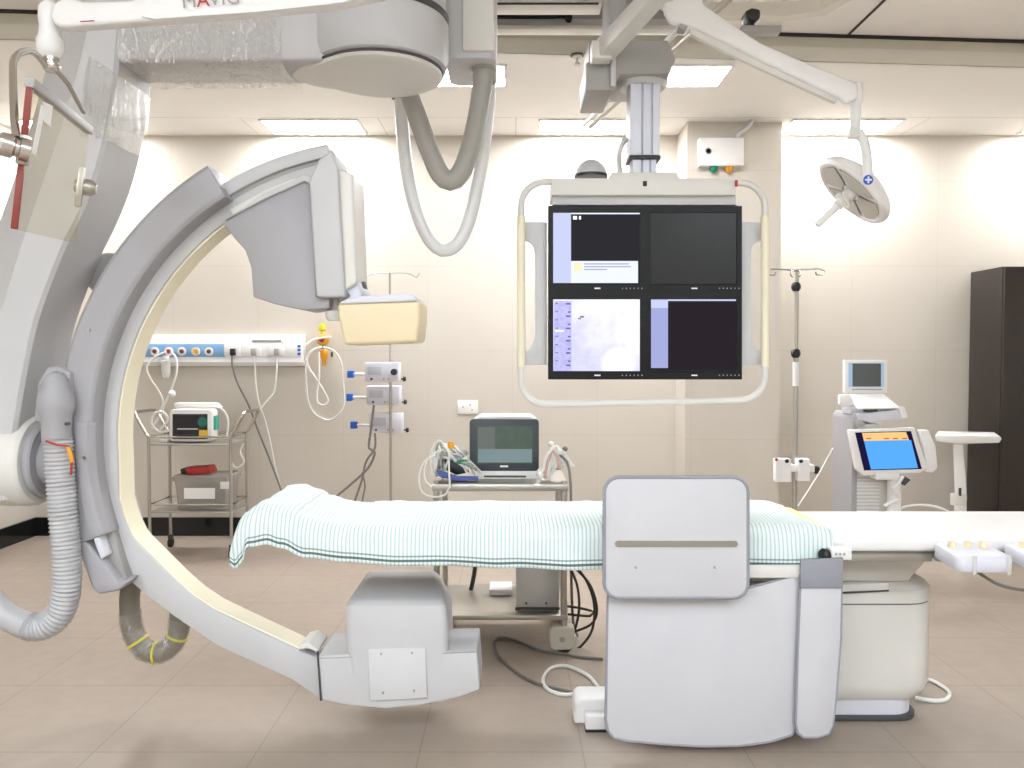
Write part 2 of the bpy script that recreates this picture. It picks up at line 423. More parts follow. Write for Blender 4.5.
# raised lower cover on the sleeve
g = G(); g.loft(ringsec([(Rm+.05, 2.99), (Rm+.045, 2.972), (Rm-.0, 2.972), (Rm-.02, 3.0)], 176, 198.5, 24), bev=.003)
g.out('cover_strip', LILAC, slv, ang=30)
# end cap at the upper end of the sleeve
g = G(); g.pprism([(198, 172), (209, 165), (221, 186), (210, 194)], 2.995, 3.2, bev=.008); g.out('end_cap', LILAC2, slv)
# end block at the lower end
g = G(); g.pprism([(79, 541), (85, 541), (101, 559), (118, 582), (129, 581), (119, 591), (98, 595), (91, 587), (80, 556)], 2.985, 3.25, bev=.012, seg=3); g.out('end_block', LILAC, slv)
g = G(); g.pprism([(93, 539), (99, 537), (106, 556), (101, 560)], 2.975, 3.03, bev=.004); g.out('bracket', LILAC2, slv)
g = G(); g.pprism([(92, 536), (112, 531), (120, 558), (128, 580), (120, 582), (104, 558)], 3.03, 3.25, bev=.008); g.out('end_bracket', GREYM, slv)
for px, py in ((84, 458), (88, 330)):
    q = P(px, py, 2.972); G().rod(q, q+Vector((0, .02, 0)), .006).out('screw', STEEL, slv)
# motor bulge behind sleeve
q = P(110, 275, 3.3); G().ball((q.x, 3.3, q.z), .098, 20, (1, .7, .92)).out('motor_housing', GREYM, slv)
# arc
outer = [arcp(297/S, a) for a in range(100, 201, 4)]+pp([(124, 577), (141, 592), (169, 614), (216, 646), (262, 667), (291, 680), (319, 699)], 3.07)
inn = [P(x, y, 3.07) for x, y in [(117.5, 500), (123, 520), (132, 539), (154, 561), (172, 579), (191, 596), (212, 610), (235, 621), (265, 635), (297, 650), (325, 662)]]
inner = [arcp(267/S, a) for a in range(100, 187, 4)]+[(p.x, p.z) for p in inn]
def band(pathA, pathB, y0, y1, n=90):
    def res(path):
        v = [Vector((x, 0, z)) for x, z in path]; L = [0]
        for i in range(1, len(v)): L.append(L[-1]+(v[i]-v[i-1]).length)
        out = []; k = 0
        for i in range(n+1):
            d = L[-1]*i/n
            while k < len(L)-2 and L[k+1] < d: k += 1
            t = (d-L[k])/max(1e-9, L[k+1]-L[k]); out.append(v[k].lerp(v[k+1], min(t, 1)))
        return out
    return res(pathA), res(pathB)
A, B = band(outer, inner, 0, 0)
g = G(); g.loft([[(a.x, 3.21, a.z), (a.x, 3.075, a.z), (b.x, 3.075, b.z), (b.x, 3.21, b.z)] for a, b in zip(A, B)], bev=.007, ang=60)
arcb = g.out('arc', GANT, ca, ang=35)
g = G(); rs = []
for i, b in enumerate(B[2:-3]):
    i += 2; t = (B[i+1]-B[i-1]).normalized(); nrm = Vector((-t.z, 0, t.x))
    if nrm.dot(Vector((ctr.x, 0, ctr.z))-b) < 0: nrm = -nrm
    c = b+nrm*.006
    d = b-nrm*.004
    rs.append([(d.x, 3.086, d.z), (c.x, 3.089, c.z), (c.x, 3.198, c.z), (d.x, 3.201, d.z)])
g.loft(rs); g.out('inner_track', CREAM, arcb, label='cream inner running track')
g = G(); g.loft(ringsec([(298/S, 3.055), (285/S, 3.055), (285/S, 3.22), (298/S, 3.22)], 100, 123, 20), bev=.004); g.out('outer_rail', GANT, arcb)
g = G(); g.loft(ringsec([(273/S, 3.055), (262/S, 3.055), (262/S, 3.1), (273/S, 3.1)], 108, 123, 14), bev=.003); g.out('inner_rail', OFFW, arcb)
g = G(); g.loft(ringsec([(285/S, 3.073), (281/S, 3.073), (281/S, 3.08), (285/S, 3.08)], 100.5, 122, 14)); g.out('groove', GREYM, arcb)
g = G(); g.pprism([(296.5, 651), (300, 645.5), (309, 643), (318, 649.5), (318, 653), (310, 649), (303, 648.5)], 3.045, 3.2, bev=.003); g.out('end_collar', OFFW, arcb)
# detector head
g = G(); g.pprism([(223, 223), (262, 199), (303, 180), (313, 184), (316, 297), (330, 297), (329, 308), (303, 310), (274, 304), (253, 297), (251, 268), (245, 250), (234, 238)], 3.0, 3.2, bev=.006, ang=20)
head = g.out('detector_head', LILAC, ca)
g = G(); g.pprism([(224, 220), (262, 194), (304, 175), (312, 177), (317, 182), (317, 190), (312, 185), (304, 181), (264, 199)], 2.985, 3.05, bev=.003); g.out('edge_frame', GANT, head)
g = G(); g.pprism([(309, 181), (318, 160), (332, 149), (338, 170), (345, 297), (316, 297)], 2.955, 3.2, bev=.009, seg=3); g.out('front_cover', GANT, head)
g = G(); g.pprism([(336, 169), (353, 173), (357, 283), (344, 291)], 2.975, 3.2, bev=.012, seg=3); g.out('end_cover', OFFW, head)
g = G(); g.pprism([(344, 288), (358, 282), (362, 292), (360, 303), (340, 303), (350, 296)], 3.0, 3.2, bev=.005); g.out('neck', LILAC2, head)
g = G(); q = P(333, 308, 3.02); g.lathe((q.x, 3.06, q.z), (0, 0, 1), [(0, -.045), (.03, -.045), (.038, -.03), (.038, -.01), (.013, 0), (.013, .04), (0, .04)], 20); g.out('guide_pin', OFFW, head)
g = G(); g.pprism([(361, 282), (364, 281), (366, 289), (363, 288)], 2.96, 3.0, bev=.001); g.out('clip', DKGREY, head)
g = G(); a0 = [(337, 303), (420, 300), (420, 318), (417, 342), (344, 345), (339, 322)]; g.pprism(a0, 2.94, 3.2, bev=.014, seg=4)
det = g.out('detector', BEIGE, ca, label='beige flat detector box')
g = G(); g.pprism([(338, 304), (346, 299), (362, 296), (408, 293), (415, 296), (417, 301)], 2.93, 3.2, bev=.006); g.out('detector_tray', LILAC2, det)
# x-ray tube housing
g = G(); g.pprism([(318, 656), (477, 651), (480, 690), (455, 699), (420, 706), (385, 709), (348, 706), (321, 700)], 2.957, 3.22, bev=.008, seg=3)
tb = g.out('tube_housing', GANT, ca)
g = G()
lo = pp([(344, 603), (447, 603)], 2.95); x0, x1 = lo[0][0], lo[1][0]; zb = P(400, 703, 2.95).z; zm = lo[0][1]
g.loft([[(x, y, z) for x, y in [(px_ if px_ < (xa+xb)/2 else px_-(py_-ya)*.17*tpf, py_) for px_, py_ in rrect(xa, xb, ya, yb, rr)]] for xa, xb, ya, yb, z, rr, tpf in
        ((x0+.012, x1-.0, 2.96, 3.36, zb, .03, 0), (x0, x1+.006, 2.95, 3.44, zm-.12, .03, .3), (x0, x1, 2.95, 3.44, zm-.03, .03, .8), (x0+.003, x1-.003, 2.953, 3.437, zm-.012, .03, 1), (x0+.014, x1-.014, 2.966, 3.42, zm-.002, .03, 1), (x0+.035, x1-.04, 2.99, 3.39, zm+.004, .03, 1))], bev=0)
dome = g.out('collimator_cover', GANT, tb)
g = G(); g.pprism([(368, 649.5), (425, 648), (427, 698), (370, 701)], 2.945, 2.957, bev=.002); plate = g.out('access_plate', mat('plate_white', (208, 207, 207), .45), tb)
for a, b, c, d in ((319, 658.9, 366, 656.9), (427, 654.3, 476, 652.6)): G().pprism([(a, b), (c, d), (c, d-.7), (a, b-.7)], 2.954, 2.962).out('seam', GREYM, tb)
G().pprism([(316.5, 652), (318, 652), (321.5, 701), (320, 701)], 2.952, 2.965).out('end_seam', DKGREY, tb)
for px, py in ((381, 654), (412, 653), (383, 693), (414, 691)):
    q = P(px, py, 2.942); G().rod(q, q+Vector((0, .012, 0)), .005, 10).out('screw', STEEL, tb)
# hose from elbow, corrugated
e0 = P(57, 440, 2.94); rr = 800/2.94
g = G(); zof = lambda y: P(57, y, 2.94).z
g.lathe((e0.x, 2.94, 0), (0, 0, 1), [(0, zof(441)), (13.5/rr, zof(441)), (14/rr, zof(425)), (14.5/rr, zof(416)), (17/rr, zof(410)), (17.5/rr, zof(402)), (15.5/rr, zof(393)), (13/rr, zof(388)), (12/rr, zof(380)), (7/rr, zof(373)), (0, zof(371))], 24)
elb = g.out('hose_elbow', LILAC, ca)
g = G(); g.pprism([(33, 420), (37, 384), (46, 367), (58, 366), (70, 372), (72, 395), (56, 412), (44, 425)], 2.96, 3.02, bev=.01); g.out('elbow_bracket', LILAC, elb)
q = P(66, 424, 2.885); G().rod(q, q+Vector((0, .02, 0)), .006).out('elbow_screw', DKGREY, elb)
hp = [P(x, y, 2.94) for x, y in [(58.5, 438), (60, 470), (63, 510), (66, 550), (67, 582), (62, 608), (50, 623), (34, 627), (14, 620), (-4, 606), (-22, 582), (-34, 550)]]
def rcor(d): return (.0485+.0035*math.cos(d/.0155*2*math.pi)) if d < .80 else .047
g = G(); g.tube(hp, .05, 18, .0039, rf=rcor); g.out('corrugated_hose', mat('pale_grey_hose', (184, 183, 184), .45), ca, ang=80)
g = G(); g.tube([P(46, 441, 2.88), P(58, 445, 2.875), P(69, 446, 2.88), P(72, 455, 2.885), P(71, 475, 2.886)], .004, 6); g.out('red_tie', RED, ca)
g = G(); g.tube([P(68, 447, 2.877), P(71, 456, 2.877), P(72, 462, 2.88)], .007, 6); g.out('orange_tag', ORANGE, ca)
# short hose loop below the sleeve wrapped in film
lp = [P(x, y, 3.26) for x, y in [(134, 575), (130, 592), (130, 612), (133, 632), (143, 648), (155, 653), (168, 649), (177, 636), (180, 618), (178, 602)]]
g = G(); g.tube(lp, .04, 14); lh = g.out('lower_hose', HOSEB, ca)
g = G(); g.tube(lp[2:9], .047, 20, .008, rf=lambda d: .045+.006*noise.noise(Vector((d*60, 3, 1)))); g.out('hose_film', WRAP, lh)
for i, (px, py, dx, dy) in enumerate(((137, 642, 7, 5), (156, 655, 1, 9), (179, 637, 8, -4))):
    c = catmull(lp, .004); q = min(c, key=lambda v: (v-P(px, py, 3.26)).length); k = c.index(q)
    g = G(); g.tube(c[k-1:k+2], .046, 16, .004, smooth=False); g.out('yellow_band', YELLOW, lh)
# plastic wrap around beam and upper leg
g = G()
def wob(p, k): return Vector(p)+Vector((noise.noise(Vector(p)*22)*k, noise.noise(Vector(p)*22+Vector((9, 0, 0)))*k, noise.noise(Vector(p)*26+Vector((0, 7, 0)))*k))
bx0, bx1 = P(120, 40, 2.97).x, P(281, 40, 2.97).x; bz0 = P(200, 60, 2.98).z; bz1 = P(200, 15, 2.98).z
rs = []
for i in range(90):
    x = bx0+(bx1-bx0)*i/89; ring = []
    loop = [(2.972, bz1), (2.972, bz1*.6+bz0*.4), (2.972, bz0*.8+bz1*.2), (2.972, bz0-.008), (3.03, bz0-.012), (3.09, bz0-.012), (3.16, bz0-.012), (3.22, bz0-.012), (3.25, bz0-.008), (3.25, bz1)]
    for y, z in loop: ring.append(wob((x, y-.006 if y < 3 else y, z-.006), .005))
    rs.append(ring)
g.loft(rs, cap=False, closed=False); g.out('plastic_wrap', WRAP, beam, ang=20, normals=False)
g = G(); rs = []
for k in range(3, 19):
    b, c, a = fine[min(k, len(fine)-1)]
    d = Vector((c.x, YZ, c.z)); ring = []
    n = 10; f = (k-3)/15
    for j in range(n): ring.append(wob(b.lerp(c, max(.25, f)+(1-max(.25, f))*j/(n-1))+Vector((0, -.010, 0)), .006))
    for j in range(1, n): ring.append(wob(c.lerp(d, j/(n-1))+Vector((.010, 0, 0)), .006))
    rs.append(ring)
g.loft(rs[2:8], cap=False, closed=False); g.out('plastic_wrap', WRAP, arm, ang=20, normals=False)

# hanging hoses
hz = [P(x, y, 3.5) for x, y in [(404, 80), (410, 98), (419, 122), (430, 152), (440, 174), (450, 181), (460, 174), (469, 152), (477, 120), (482, 88), (484, 72)]]
G().tube(hz, .043, 14).out('cable_hose', HOSEG, None, 'thick grey cable hose hanging in a U from the pivot drum', 'hose')
hz = [P(x, y, 3.62) for x, y in [(401, 96), (402, 120), (405, 155), (412, 195), (423, 228), (436, 247), (448, 250), (461, 239), (472, 210), (481, 165), (487, 120), (489, 88), (489, 60)]]
t = thing('cable_hose', 'thinner glossy white hose hanging in the lower U beside the grey hose', 'hose', hz[6])
G().tube(hz, .03, 12).out('hose', HOSEW, t)
q = P(400, 98, 3.62); G().rod(q+Vector((-.035, 0, 0)), q+Vector((.035, 0, 0)), .008).out('hook', TAUPE, t)

# ------------------------------------------------------------------ overhead lead-glass shield on its spring arm
sh = thing('radiation_shield', 'clear lead-glass shield hanging from a white spring arm at upper left', 'radiation shield', P(50, 60, 2.5))
YS = 2.5
g = G()
g.pprism([(49, 14), (54, 2), (66, -5), (82, 1), (130, 0), (160, -10), (300, -32), (420, -45), (420, -14), (383, -5), (340, 4), (256, 13), (155, 20), (62, 27), (53, 24)], YS-.05, YS, bev=.012, seg=3)
sa = g.out('spring_arm', WHITE, sh)
g = G(); g.pprism([(140, 16), (360, -10), (374, -5), (340, 3), (256, 12), (155, 19)], YS-.056, YS-.045, bev=.003); g.out('arm_cover', WHITE, sa)
g = G(); g.pprism([(80, 21), (94, 20.1), (94, 20.9), (80, 21.8)], YS-.052, YS-.049); g.out('red_mark', RED, sa)
# maker's lettering
def letters(chunks, parent, m, name):
    pass
def text(body, size, mtx, m, parent, name):
    cu = bpy.data.curves.new(name, 'FONT'); cu.body = body; cu.size = size; cu.extrude = .0006; cu.space_character = 1.05
    ob = bpy.data.objects.new(name, cu); C.objects.link(ob)
    bpy.context.view_layer.update()
    me = bpy.data.meshes.new_from_object(ob.evaluated_get(bpy.context.evaluated_depsgraph_get()))
    bpy.data.objects.remove(ob); me.name = name; me.materials.clear(); me.materials.append(m)
    me.transform(Matrix.Translation(-ORG[parent]) @ mtx)
    o = bpy.data.objects.new(name, me); C.objects.link(o); o.parent = parent; return o
slope = math.atan2(5, 52)*0.75
def tm(px, py): return Matrix.Translation(P(px, py, YS-.0585)) @ Matrix.Rotation(slope, 4, 'Y').inverted() @ Matrix.Rotation(R(90), 4, 'X')
text('M', .058, tm(182, 8), GREYM, sa, 'lettering'); text('A', .058, tm(197, 6.8), RED, sa, 'lettering'); text('VIG', .058, tm(209, 5.6), GREYM, sa, 'lettering')
sx = P(50, 30, YS); k = 800/YS; zo = lambda y: P(50, y, YS).z
g = G(); g.lathe((sx.x, YS, 0), (0, 0, 1), [(0, zo(58)), (8/k, zo(58)), (11/k, zo(54)), (12.5/k, zo(50)), (12.5/k, zo(40)), (10/k, zo(36)), (9.5/k, zo(26)), (10.5/k, zo(18)), (10/k, zo(8)), (6/k, zo(3)), (0, zo(2))], 24); kn = g.out('knuckle', WHITE, sh)
g = G(); g.lathe((sx.x+.003, YS, 0), (0, 0, 1), [(0, zo(72)), (6/k, zo(72)), (8/k, zo(69)), (8/k, zo(65)), (6/k, zo(64)), (6/k, zo(62)), (7/k, zo(61)), (7/k, zo(58)), (0, zo(58))], 20); g.out('swivel_ring', CHROME, kn)
g = G(); g.tube([P(46, 66, 2.48), P(38, 56, 2.44), P(30, 51, 2.4), P(20, 53, 2.32), P(14, 60, 2.26), P(13, 75, 2.2), P(14, 110, 2.12), P(16, 138, 2.08)], .010, 10); g.out('bracket_rod', CHROME, sh)
g = G(); g.tube([P(56, 70, 2.5), P(62, 77, 2.51), P(68, 84, 2.53), P(76, 99, 2.56), P(84, 113, 2.6)], .007, 8); g.out('bracket_rod', TAUPE, sh)
cn = [P(30, 82, 2.1), P(88, 129, 2.66), P(74, 243, 2.66), P(14, 229, 2.1)]
nr = (cn[1]-cn[0]).cross(cn[3]-cn[0]).normalized()
def slab(a, b, c, d, th): 
    return [[p-nr*th for p in (a, b, c, d)], [p+nr*th for p in (a, b, c, d)]]
g = G(); g.loft(slab(*cn, .005)); gl = g.out('lead_glass', LEADG, sh)
L = lambda u, v: cn[0].lerp(cn[1], u).lerp(cn[3].lerp(cn[2], u), v)
for (u0, u1, v0, v1, th, m, nm) in ((-.005, .012, 0, .36, .008, DKRED, 'edge_strip'), (-.005, .012, .56, 1.0, .008, DKRED, 'edge_strip'), (-.01, 1.03, -.03, .035, .012, GREYM, 'top_rail'), (.97, 1.0, .34, .68, .01, STEEL, 'side_clamp')):
    g = G(); g.loft(slab(L(u0, v0), L(u1, v0), L(u1, v1), L(u0, v1), th), bev=.002); g.out(nm, m, gl)
g = G(); g.loft([[p-nr*.007 for p in (L(.16, .07), L(.30, .05), L(.30, .2), L(.2, .2))], [p-nr*.0085 for p in (L(.16, .07), L(.30, .05), L(.30, .2), L(.2, .2))]]); g.out('sticker', PAPER, gl)
g = G(); g.loft([[p-nr*.0065 for p in (L(.14, .1), L(.2, .1), L(.14, .46), L(.08, .46))], [p-nr*.0080 for p in (L(.14, .1), L(.2, .1), L(.14, .46), L(.08, .46))]]); g.out('white_tape', PAPER, gl)
q = P(15, 148, 2.08); g = G(); g.lathe(q+Vector((-.02, -.035, 0.004)), Vector((.75, .6, -.15)), [(0, 0), (.026, 0), (.031, .006), (.031, .03), (.024, .036), (.024, .044), (.03, .046), (.03, .068), (0, .07)], 20); g.out('clamp_knob', CHROME, sh)
g = G(); g.loft(slab(L(-.02, .36), L(.04, .36), L(.04, .56), L(-.02, .56), .012), bev=.003); g.out('edge_clamp', STEEL, gl)
q = L(1.02, .5); g = G(); g.lathe(q, nr*-1, [(0, -.02), (.02, -.02), (.028, 0), (.026, .03), (.015, .045), (0, .045)], 18); g.out('clamp_knob', STEEL, sh)

# ------------------------------------------------------------------ ceiling rails
def rail(name, px0, px1, y0, y1, Y, dep, label):
    t = thing(name, label, 'ceiling rail', P((px0+px1)/2, y1, Y))
    z0, z1 = P(500, y1, Y).z, P(500, y0, Y).z; X0, X1 = P(px0, y1, Y).x, P(px1, y1, Y).x; h = z1-z0
    G().prism([(X0, z0), (X1, z0), (X1, z0+h*.3), (X0, z0+h*.3)], Y-.02, Y+dep, bev=.004).out('lower_flange', OFFW, t)
    G().box(X0, X1, Y+.01, Y+dep, z0+h*.3, z1, bev=.003).out('web', GANT, t)
    G().box(X0, X1, Y+dep*.3, Y+dep*.7, z1, ZU, bev=0).out('mounting_strip', GREYM, t)
    return t
r1 = rail('ceiling_rail', 250, 694, 18, 30.5, 4.3, .065, 'lower light metal ceiling rail running across behind the monitor carriage')
q = P(569, 17, 4.28); G().rod(q, q+Vector((0, .05, 0)), .018, 14).out('end_stop', BLACK, r1)
G().box(P(300, 16, 4.3).x, P(569, 16, 4.3).x, 4.292, 4.32, P(500, 18, 4.3).z, P(500, 15.5, 4.3).z).out('slot', BLACK, r1)
r2 = rail('ceiling_rail', 250, 602, -12, 5, 3.95, .115, 'upper ceiling rail nearest the camera along the top edge')
G().box(P(300, 16, 3.95).x, P(598, 16, 3.95).x, 3.925, 3.935, P(500, 4.6, 3.93).z, P(500, 3, 3.93).z).out('slot', BLACK, r2)
t = thing('ceiling_rail', 'twin aluminium tube rail slanting back through the monitor carriage to the rear lights', 'ceiling rail', P(583, 125, 5.3))
for d in (-4, 4):
    g = G(); g.rod(P(587+d*.8, 126+d*.2, 5.3), P(724+d*1.6, -6+d, 3.6), .016, 10); g.out('rail_tube', STEEL if d > 0 else WHITE, t)
g = G(); a, b = P(588, 123, 5.31), P(724, -9, 3.61); g.rod(a+Vector((0, 0, .02)), b+Vector((0, 0, .02)), .012, 6); g.out('rail_web', OFFW, t)

# ------------------------------------------------------------------ monitor rack hung from the ceiling
YM = 3.5
mr = thing('monitor_rack', 'grey ceiling-hung rack with a looped bumper tube holding four monitors', 'monitor rack', P(645, 290, YM))
g = G(); g.pbox(586, 62, 612, 90, 3.56, 3.9, bev=.006); cg = g.out('ceiling_carriage', GREYM, mr)
g = G(); g.pprism([(589, 41), (600, 41), (600, 62), (589, 62)], 3.6, 3.86, bev=.004); g.out('side_plate', GREYM, cg)
g = G(); g.pprism([(612, 46), (628, 40), (668, 40), (676, 58), (670, 74), (620, 74), (612, 86)], 3.56, 3.95, bev=.008); g.out('carriage_body', GREYM, cg)
g = G(); g.pprism([(611, 50), (616, 50), (616, 86), (611, 86)], 3.54, 3.6, bev=.003); g.out('side_bar', GANT, cg)
G().box(P(607, 46, 3.7).x, P(624, 46, 3.7).x, 3.62, 3.9, P(600, 46, 3.6).z, ZU-.02, bev=.006).out('ceiling_bracket', GREYM, cg)
cx = P(643, 80, 3.68).x; kz = lambda y, Y=3.68: P(643, y, Y).z
g = G(); g.lathe((cx, 3.7, 0), (0, 0, 1), [(0, kz(88)), (.1, kz(88)), (.115, kz(84)), (.118, kz(77)), (.11, kz(74)), (0, kz(74))], 36); rd = g.out('swivel_ring', GANT, mr)
g = G(); g.lathe((cx, 3.7, 0), (0, 0, 1), [(0, kz(74)), (.108, kz(74)), (.108, kz(70)), (0, kz(70))], 36); g.out('ring_seam', DKGREY, rd)
def col(hw, hd, z0, z1, nm, m):
    w = .012; pts = [(-hw, -hd), (-hw*.25, -hd), (-hw*.22, -hd+.008), (-hw*.15, -hd+.008), (-hw*.12, -hd), (hw*.4, -hd), (hw*.42, -hd+.008), (hw*.5, -hd+.008), (hw*.53, -hd), (hw, -hd), (hw, hd), (-hw, hd)]
    return G().zprism([(cx+x, 3.68+y) for x, y in pts], z0, z1, bev=.002, seg=1).out(nm, m, mr)
ALU = mat('pale_anodised_column', (206, 208, 216), .38, .25)
col(.066, .06, kz(155, 3.62), kz(84), 'telescopic_column', ALU)
col(.054, .05, kz(178, 3.62), kz(153, 3.62), 'inner_column', ALU)
G().zprism([(cx+x*.071, 3.68+y*.066) for x, y in ((-1, -1), (1, -1), (1, 1), (-1, 1))], kz(159, 3.62), kz(155.5, 3.62), bev=.003).out('collar', BLACK, mr)
g = G(); g.tube([P(622, 178, 3.72), P(619, 165, 3.72), P(620, 150, 3.72), P(626, 138, 3.72)], .012, 10); g.out('cable_guide', OFFW, mr)
g = G(); g.pprism([(552, 178), (610, 178), (612, 172), (677, 172), (679, 178), (736, 179), (736, 195), (552, 195)], 3.48, 3.72, bev=.005); hd = g.out('header_box', OFFW, mr)
g = G(); g.pbox(553, 195, 736, 205, 3.51, 3.68, bev=.003); g.out('header_skirt', GANT, hd)
G().pbox(643, 181, 647, 186, 3.474, 3.485, bev=.001).out('sensor', BLACK, hd)
G().pbox(735.5, 180, 738, 186, 3.47, 3.5, bev=.002).out('red_button', RED, hd)
# bumper tube
r0 = 24; path = []
for cxp, cyp, a in ((765-r0, 183+r0, 0), (521+r0, 182+r0, 90), (521+r0, 404-r0, 180), (765-r0, 400-r0, 270)):
    for i in range(7):
        b = R(a+90*i/6); path.append(P(cxp+r0*math.cos(b), cyp-r0*math.sin(b), 3.5))
full = []
for i in range(len(path)):
    a, b = path[i], path[(i+1) % len(path)]
    full.append(a)
g = G(); g.tube(full, .0145, 12, closed=True, smooth=False); bt = g.out('bumper_tube', OFFW, mr)
for px in (521, 765):
    g = G(); g.rod(P(px, 216, 3.5), P(px, 367, 3.5), .0185, 16, bev=.003); g.out('grip', CREAM, bt, label='cream foam grip')
for s in (0, 1):
    pts = [(522, 222), (547, 222), (547, 365), (522, 365), (522, 351), (528, 350), (533, 345), (535, 338), (535, 252), (533, 245), (528, 241), (522, 240)]
    if s: pts = [(1286-x, y) for x, y in pts]
    G().pprism(pts, 3.53, 3.548, bev=.002).out('side_plate', GANT, mr)
G().pbox(552, 205, 738, 376, 3.56, 3.6).out('back_plate', GREYM, mr)
# dome on the header
t = thing('dome_camera', 'pale grey dome on a black base standing on the monitor rack header', 'dome', P(591, 178, 3.58))
q = P(591, 176, 3.6); g = G(); g.lathe((q.x, 3.6, q.z), (0, 0, 1), [(.001, .072), (.03, .066), (.052, .05), (.066, .028), (.072, .008), (.072, .004), (0, .004)], 28); g.out('dome', GANT, t)
g = G(); g.lathe((q.x, 3.6, q.z-.012), (0, 0, 1), [(0, .004), (.074, .004), (.074, .016), (0, .016)], 28); g.out('base', BLACK, t)

# four monitors
def screen_part(t, rects, mats, Y, nm='screen'):
    g = G()
    for i, (a, b, c, d, mi) in enumerate(rects):
        y = Y-.0004*i; g.m(mi).quad([P(a, b, y), P(c, b, y), P(c, d, y), P(a, d, y)])
    return g.out(nm, mats, t, normals=False)
E_BLK = mat('screen_black', (26, 26, 30), .25, var=.1)
E_DK = emis('screen_dark_slate', (44, 44, 48), 1.0)
E_DKP = emis('screen_dark_plum', (42, 36, 42), 1.0)
E_OFF = mat('screen_off', (17, 17, 14), .3, spec=.3)
E_LAV = emis('screen_lavender', (196, 203, 236), 1.0)
E_LAV2 = emis('screen_blue_grey', (160, 166, 212), 1.0)
E_ICE = emis('screen_ice', (226, 232, 252), 1.05)
E_YEL = emis('screen_yellow', (246, 232, 190), 1.0)
E_TXT = emis('screen_text', (176, 178, 196), 1.0)
E_WHT = emis('screen_white', (250, 250, 255), 1.1)
def xray_mat():
    k = N('screen_xray'); vec, c = k.obj(); e = k.n('ShaderNodeEmission')
    f = k.math('ADD', k.math('MULTIPLY', k.math('SUBTRACT', k.noise(vec, 9, 5, .6), .5), 1.1), .46)
    f = k.math('ADD', f, k.math('MULTIPLY', c[0], -1.3)); f = k.math('ADD', f, k.math('MULTIPLY', k.math('SUBTRACT', c[2], .18), -1.5))
    d = k.math('SQRT', k.math('ADD', k.math('POWER', k.math('SUBTRACT', c[0], .095), 2), k.math('POWER', k.math('SUBTRACT', c[2], .065), 2)))
    r = k.n('ShaderNodeMapRange'); k.l(d, r.inputs[0]); r.inputs[1].default_value = .055; r.inputs[2].default_value = .085
    f = k.math('MULTIPLY', f, k.math('ADD', .15, k.math('MULTIPLY', r.outputs[0], .85)))
    cl = k.n('ShaderNodeClamp'); k.l(f, cl.inputs[0])
    k.l(k.mix(cl.outputs[0], lin((252, 252, 255)), lin((186, 184, 238))), e.inputs[0]); e.inputs[1].default_value = 1.03
    return k.out(e.outputs[0])
E_XR = xray_mat()
E_XRB = emis('screen_xray_bar', (178, 174, 236), 1.0, (200, 198, 246), 60)
E_INK = emis('screen_ink', (110, 106, 150), 1.0)
def monitor(a, b, c, d, label, scr):
    t = thing('monitor', label, 'monitor', P((a+c)/2, d, 3.5), 'monitors in the hanging rack')
    g = G(); w, h = 5.0, 6.0
    rg = [(a, b, YM+.05), (a, b, YM), (a+w, b+h, YM), (a+w, b+h, YM+.008)]
    def ring(e, top, bot, y): return [P(a+e, b+top, y), P(c-e, b+top, y), P(c-e, d-bot, y), P(a+e, d-bot, y)]
    g.loft([ring(0, 0, 0, YM+.05), ring(0, 0, 0, YM), ring(5, 6.5, 8, YM), ring(5.3, 7, 8.5, YM+.006)], cap=False, loop=False)
    bz = g.out('bezel', BEZEL, t)
    g = G(); A_ = [Vector((p.x, YM+.012, p.z)) for p in ring(2, 2, 2, YM)]; B_2 = [Vector((p.x, YM+.05, p.z)) for p in ring(2, 2, 2, YM)]
    g.loft([A_, B_2]); g.out('housing', BLACK, t)
    rects, mats = scr; screen_part(t, rects, mats, YM+.005)
    m = (a+c)/2
    y = d-4.2
    G().pbox(m-2, y-.7, m+4, y+.7, YM-.0012, YM+.002).out('maker_badge', PAPER, t)
    for i in range(6): G().pbox(c-23+i*3.9, y-.6, c-22+i*3.9, y+.6, YM-.0012, YM+.002).out('button', GREYM, t)
    return t
monitor(548, 206, 645, 292.5, 'upper left monitor with a white message box under a black image area',
  ([(553, 212, 640, 284.5, 0), (553, 212, 571, 283, 1), (571, 212, 640, 214.2, 2), (571, 261, 638, 283, 2), (573.5, 262.8, 582, 271, 3), (584, 263.2, 629, 264.6, 4), (584, 266, 631, 267.4, 4), (584, 268.8, 607, 270.2, 4), (573, 216, 577, 219.5, 5), (579, 216, 581, 219.5, 5)],
   [E_DK, E_LAV, E_ICE, E_YEL, E_TXT, E_WHT]))
monitor(645, 206, 742, 292.5, 'upper right monitor with a blank black screen', ([(650, 212, 737, 284.5, 0)], [E_OFF]))
rx = [(553, 299, 640, 371, 0), (554, 301, 571.5, 371, 1)]
for i in range(16):
    yy = 303+i*4.1
    if i % 3 != 1: rx.append((566+(i*7 % 3), yy, 570.5, yy+1.6, 2))
    if i % 2 == 0: rx.append((555.5, yy, 558, yy+1, 2))
rx += [(555, 330, 564, 331.6, 3), (580, 316, 584, 317.6, 2), (578, 318, 581, 319.2, 2)]
monitor(548, 292.5, 645, 379.5, 'lower left monitor showing a pale violet x-ray image', (rx, [E_XR, E_XRB, E_INK, E_WHT]))
monitor(645, 292.5, 742, 379.5, 'lower right monitor with a lavender side bar beside a dark screen',
  ([(650, 299, 737, 370, 0), (651, 299, 736, 301, 1), (651, 299, 668, 368, 2), (651, 300, 668, 308, 3)], [E_DKP, E_LAV, E_LAV2, E_LAV]))

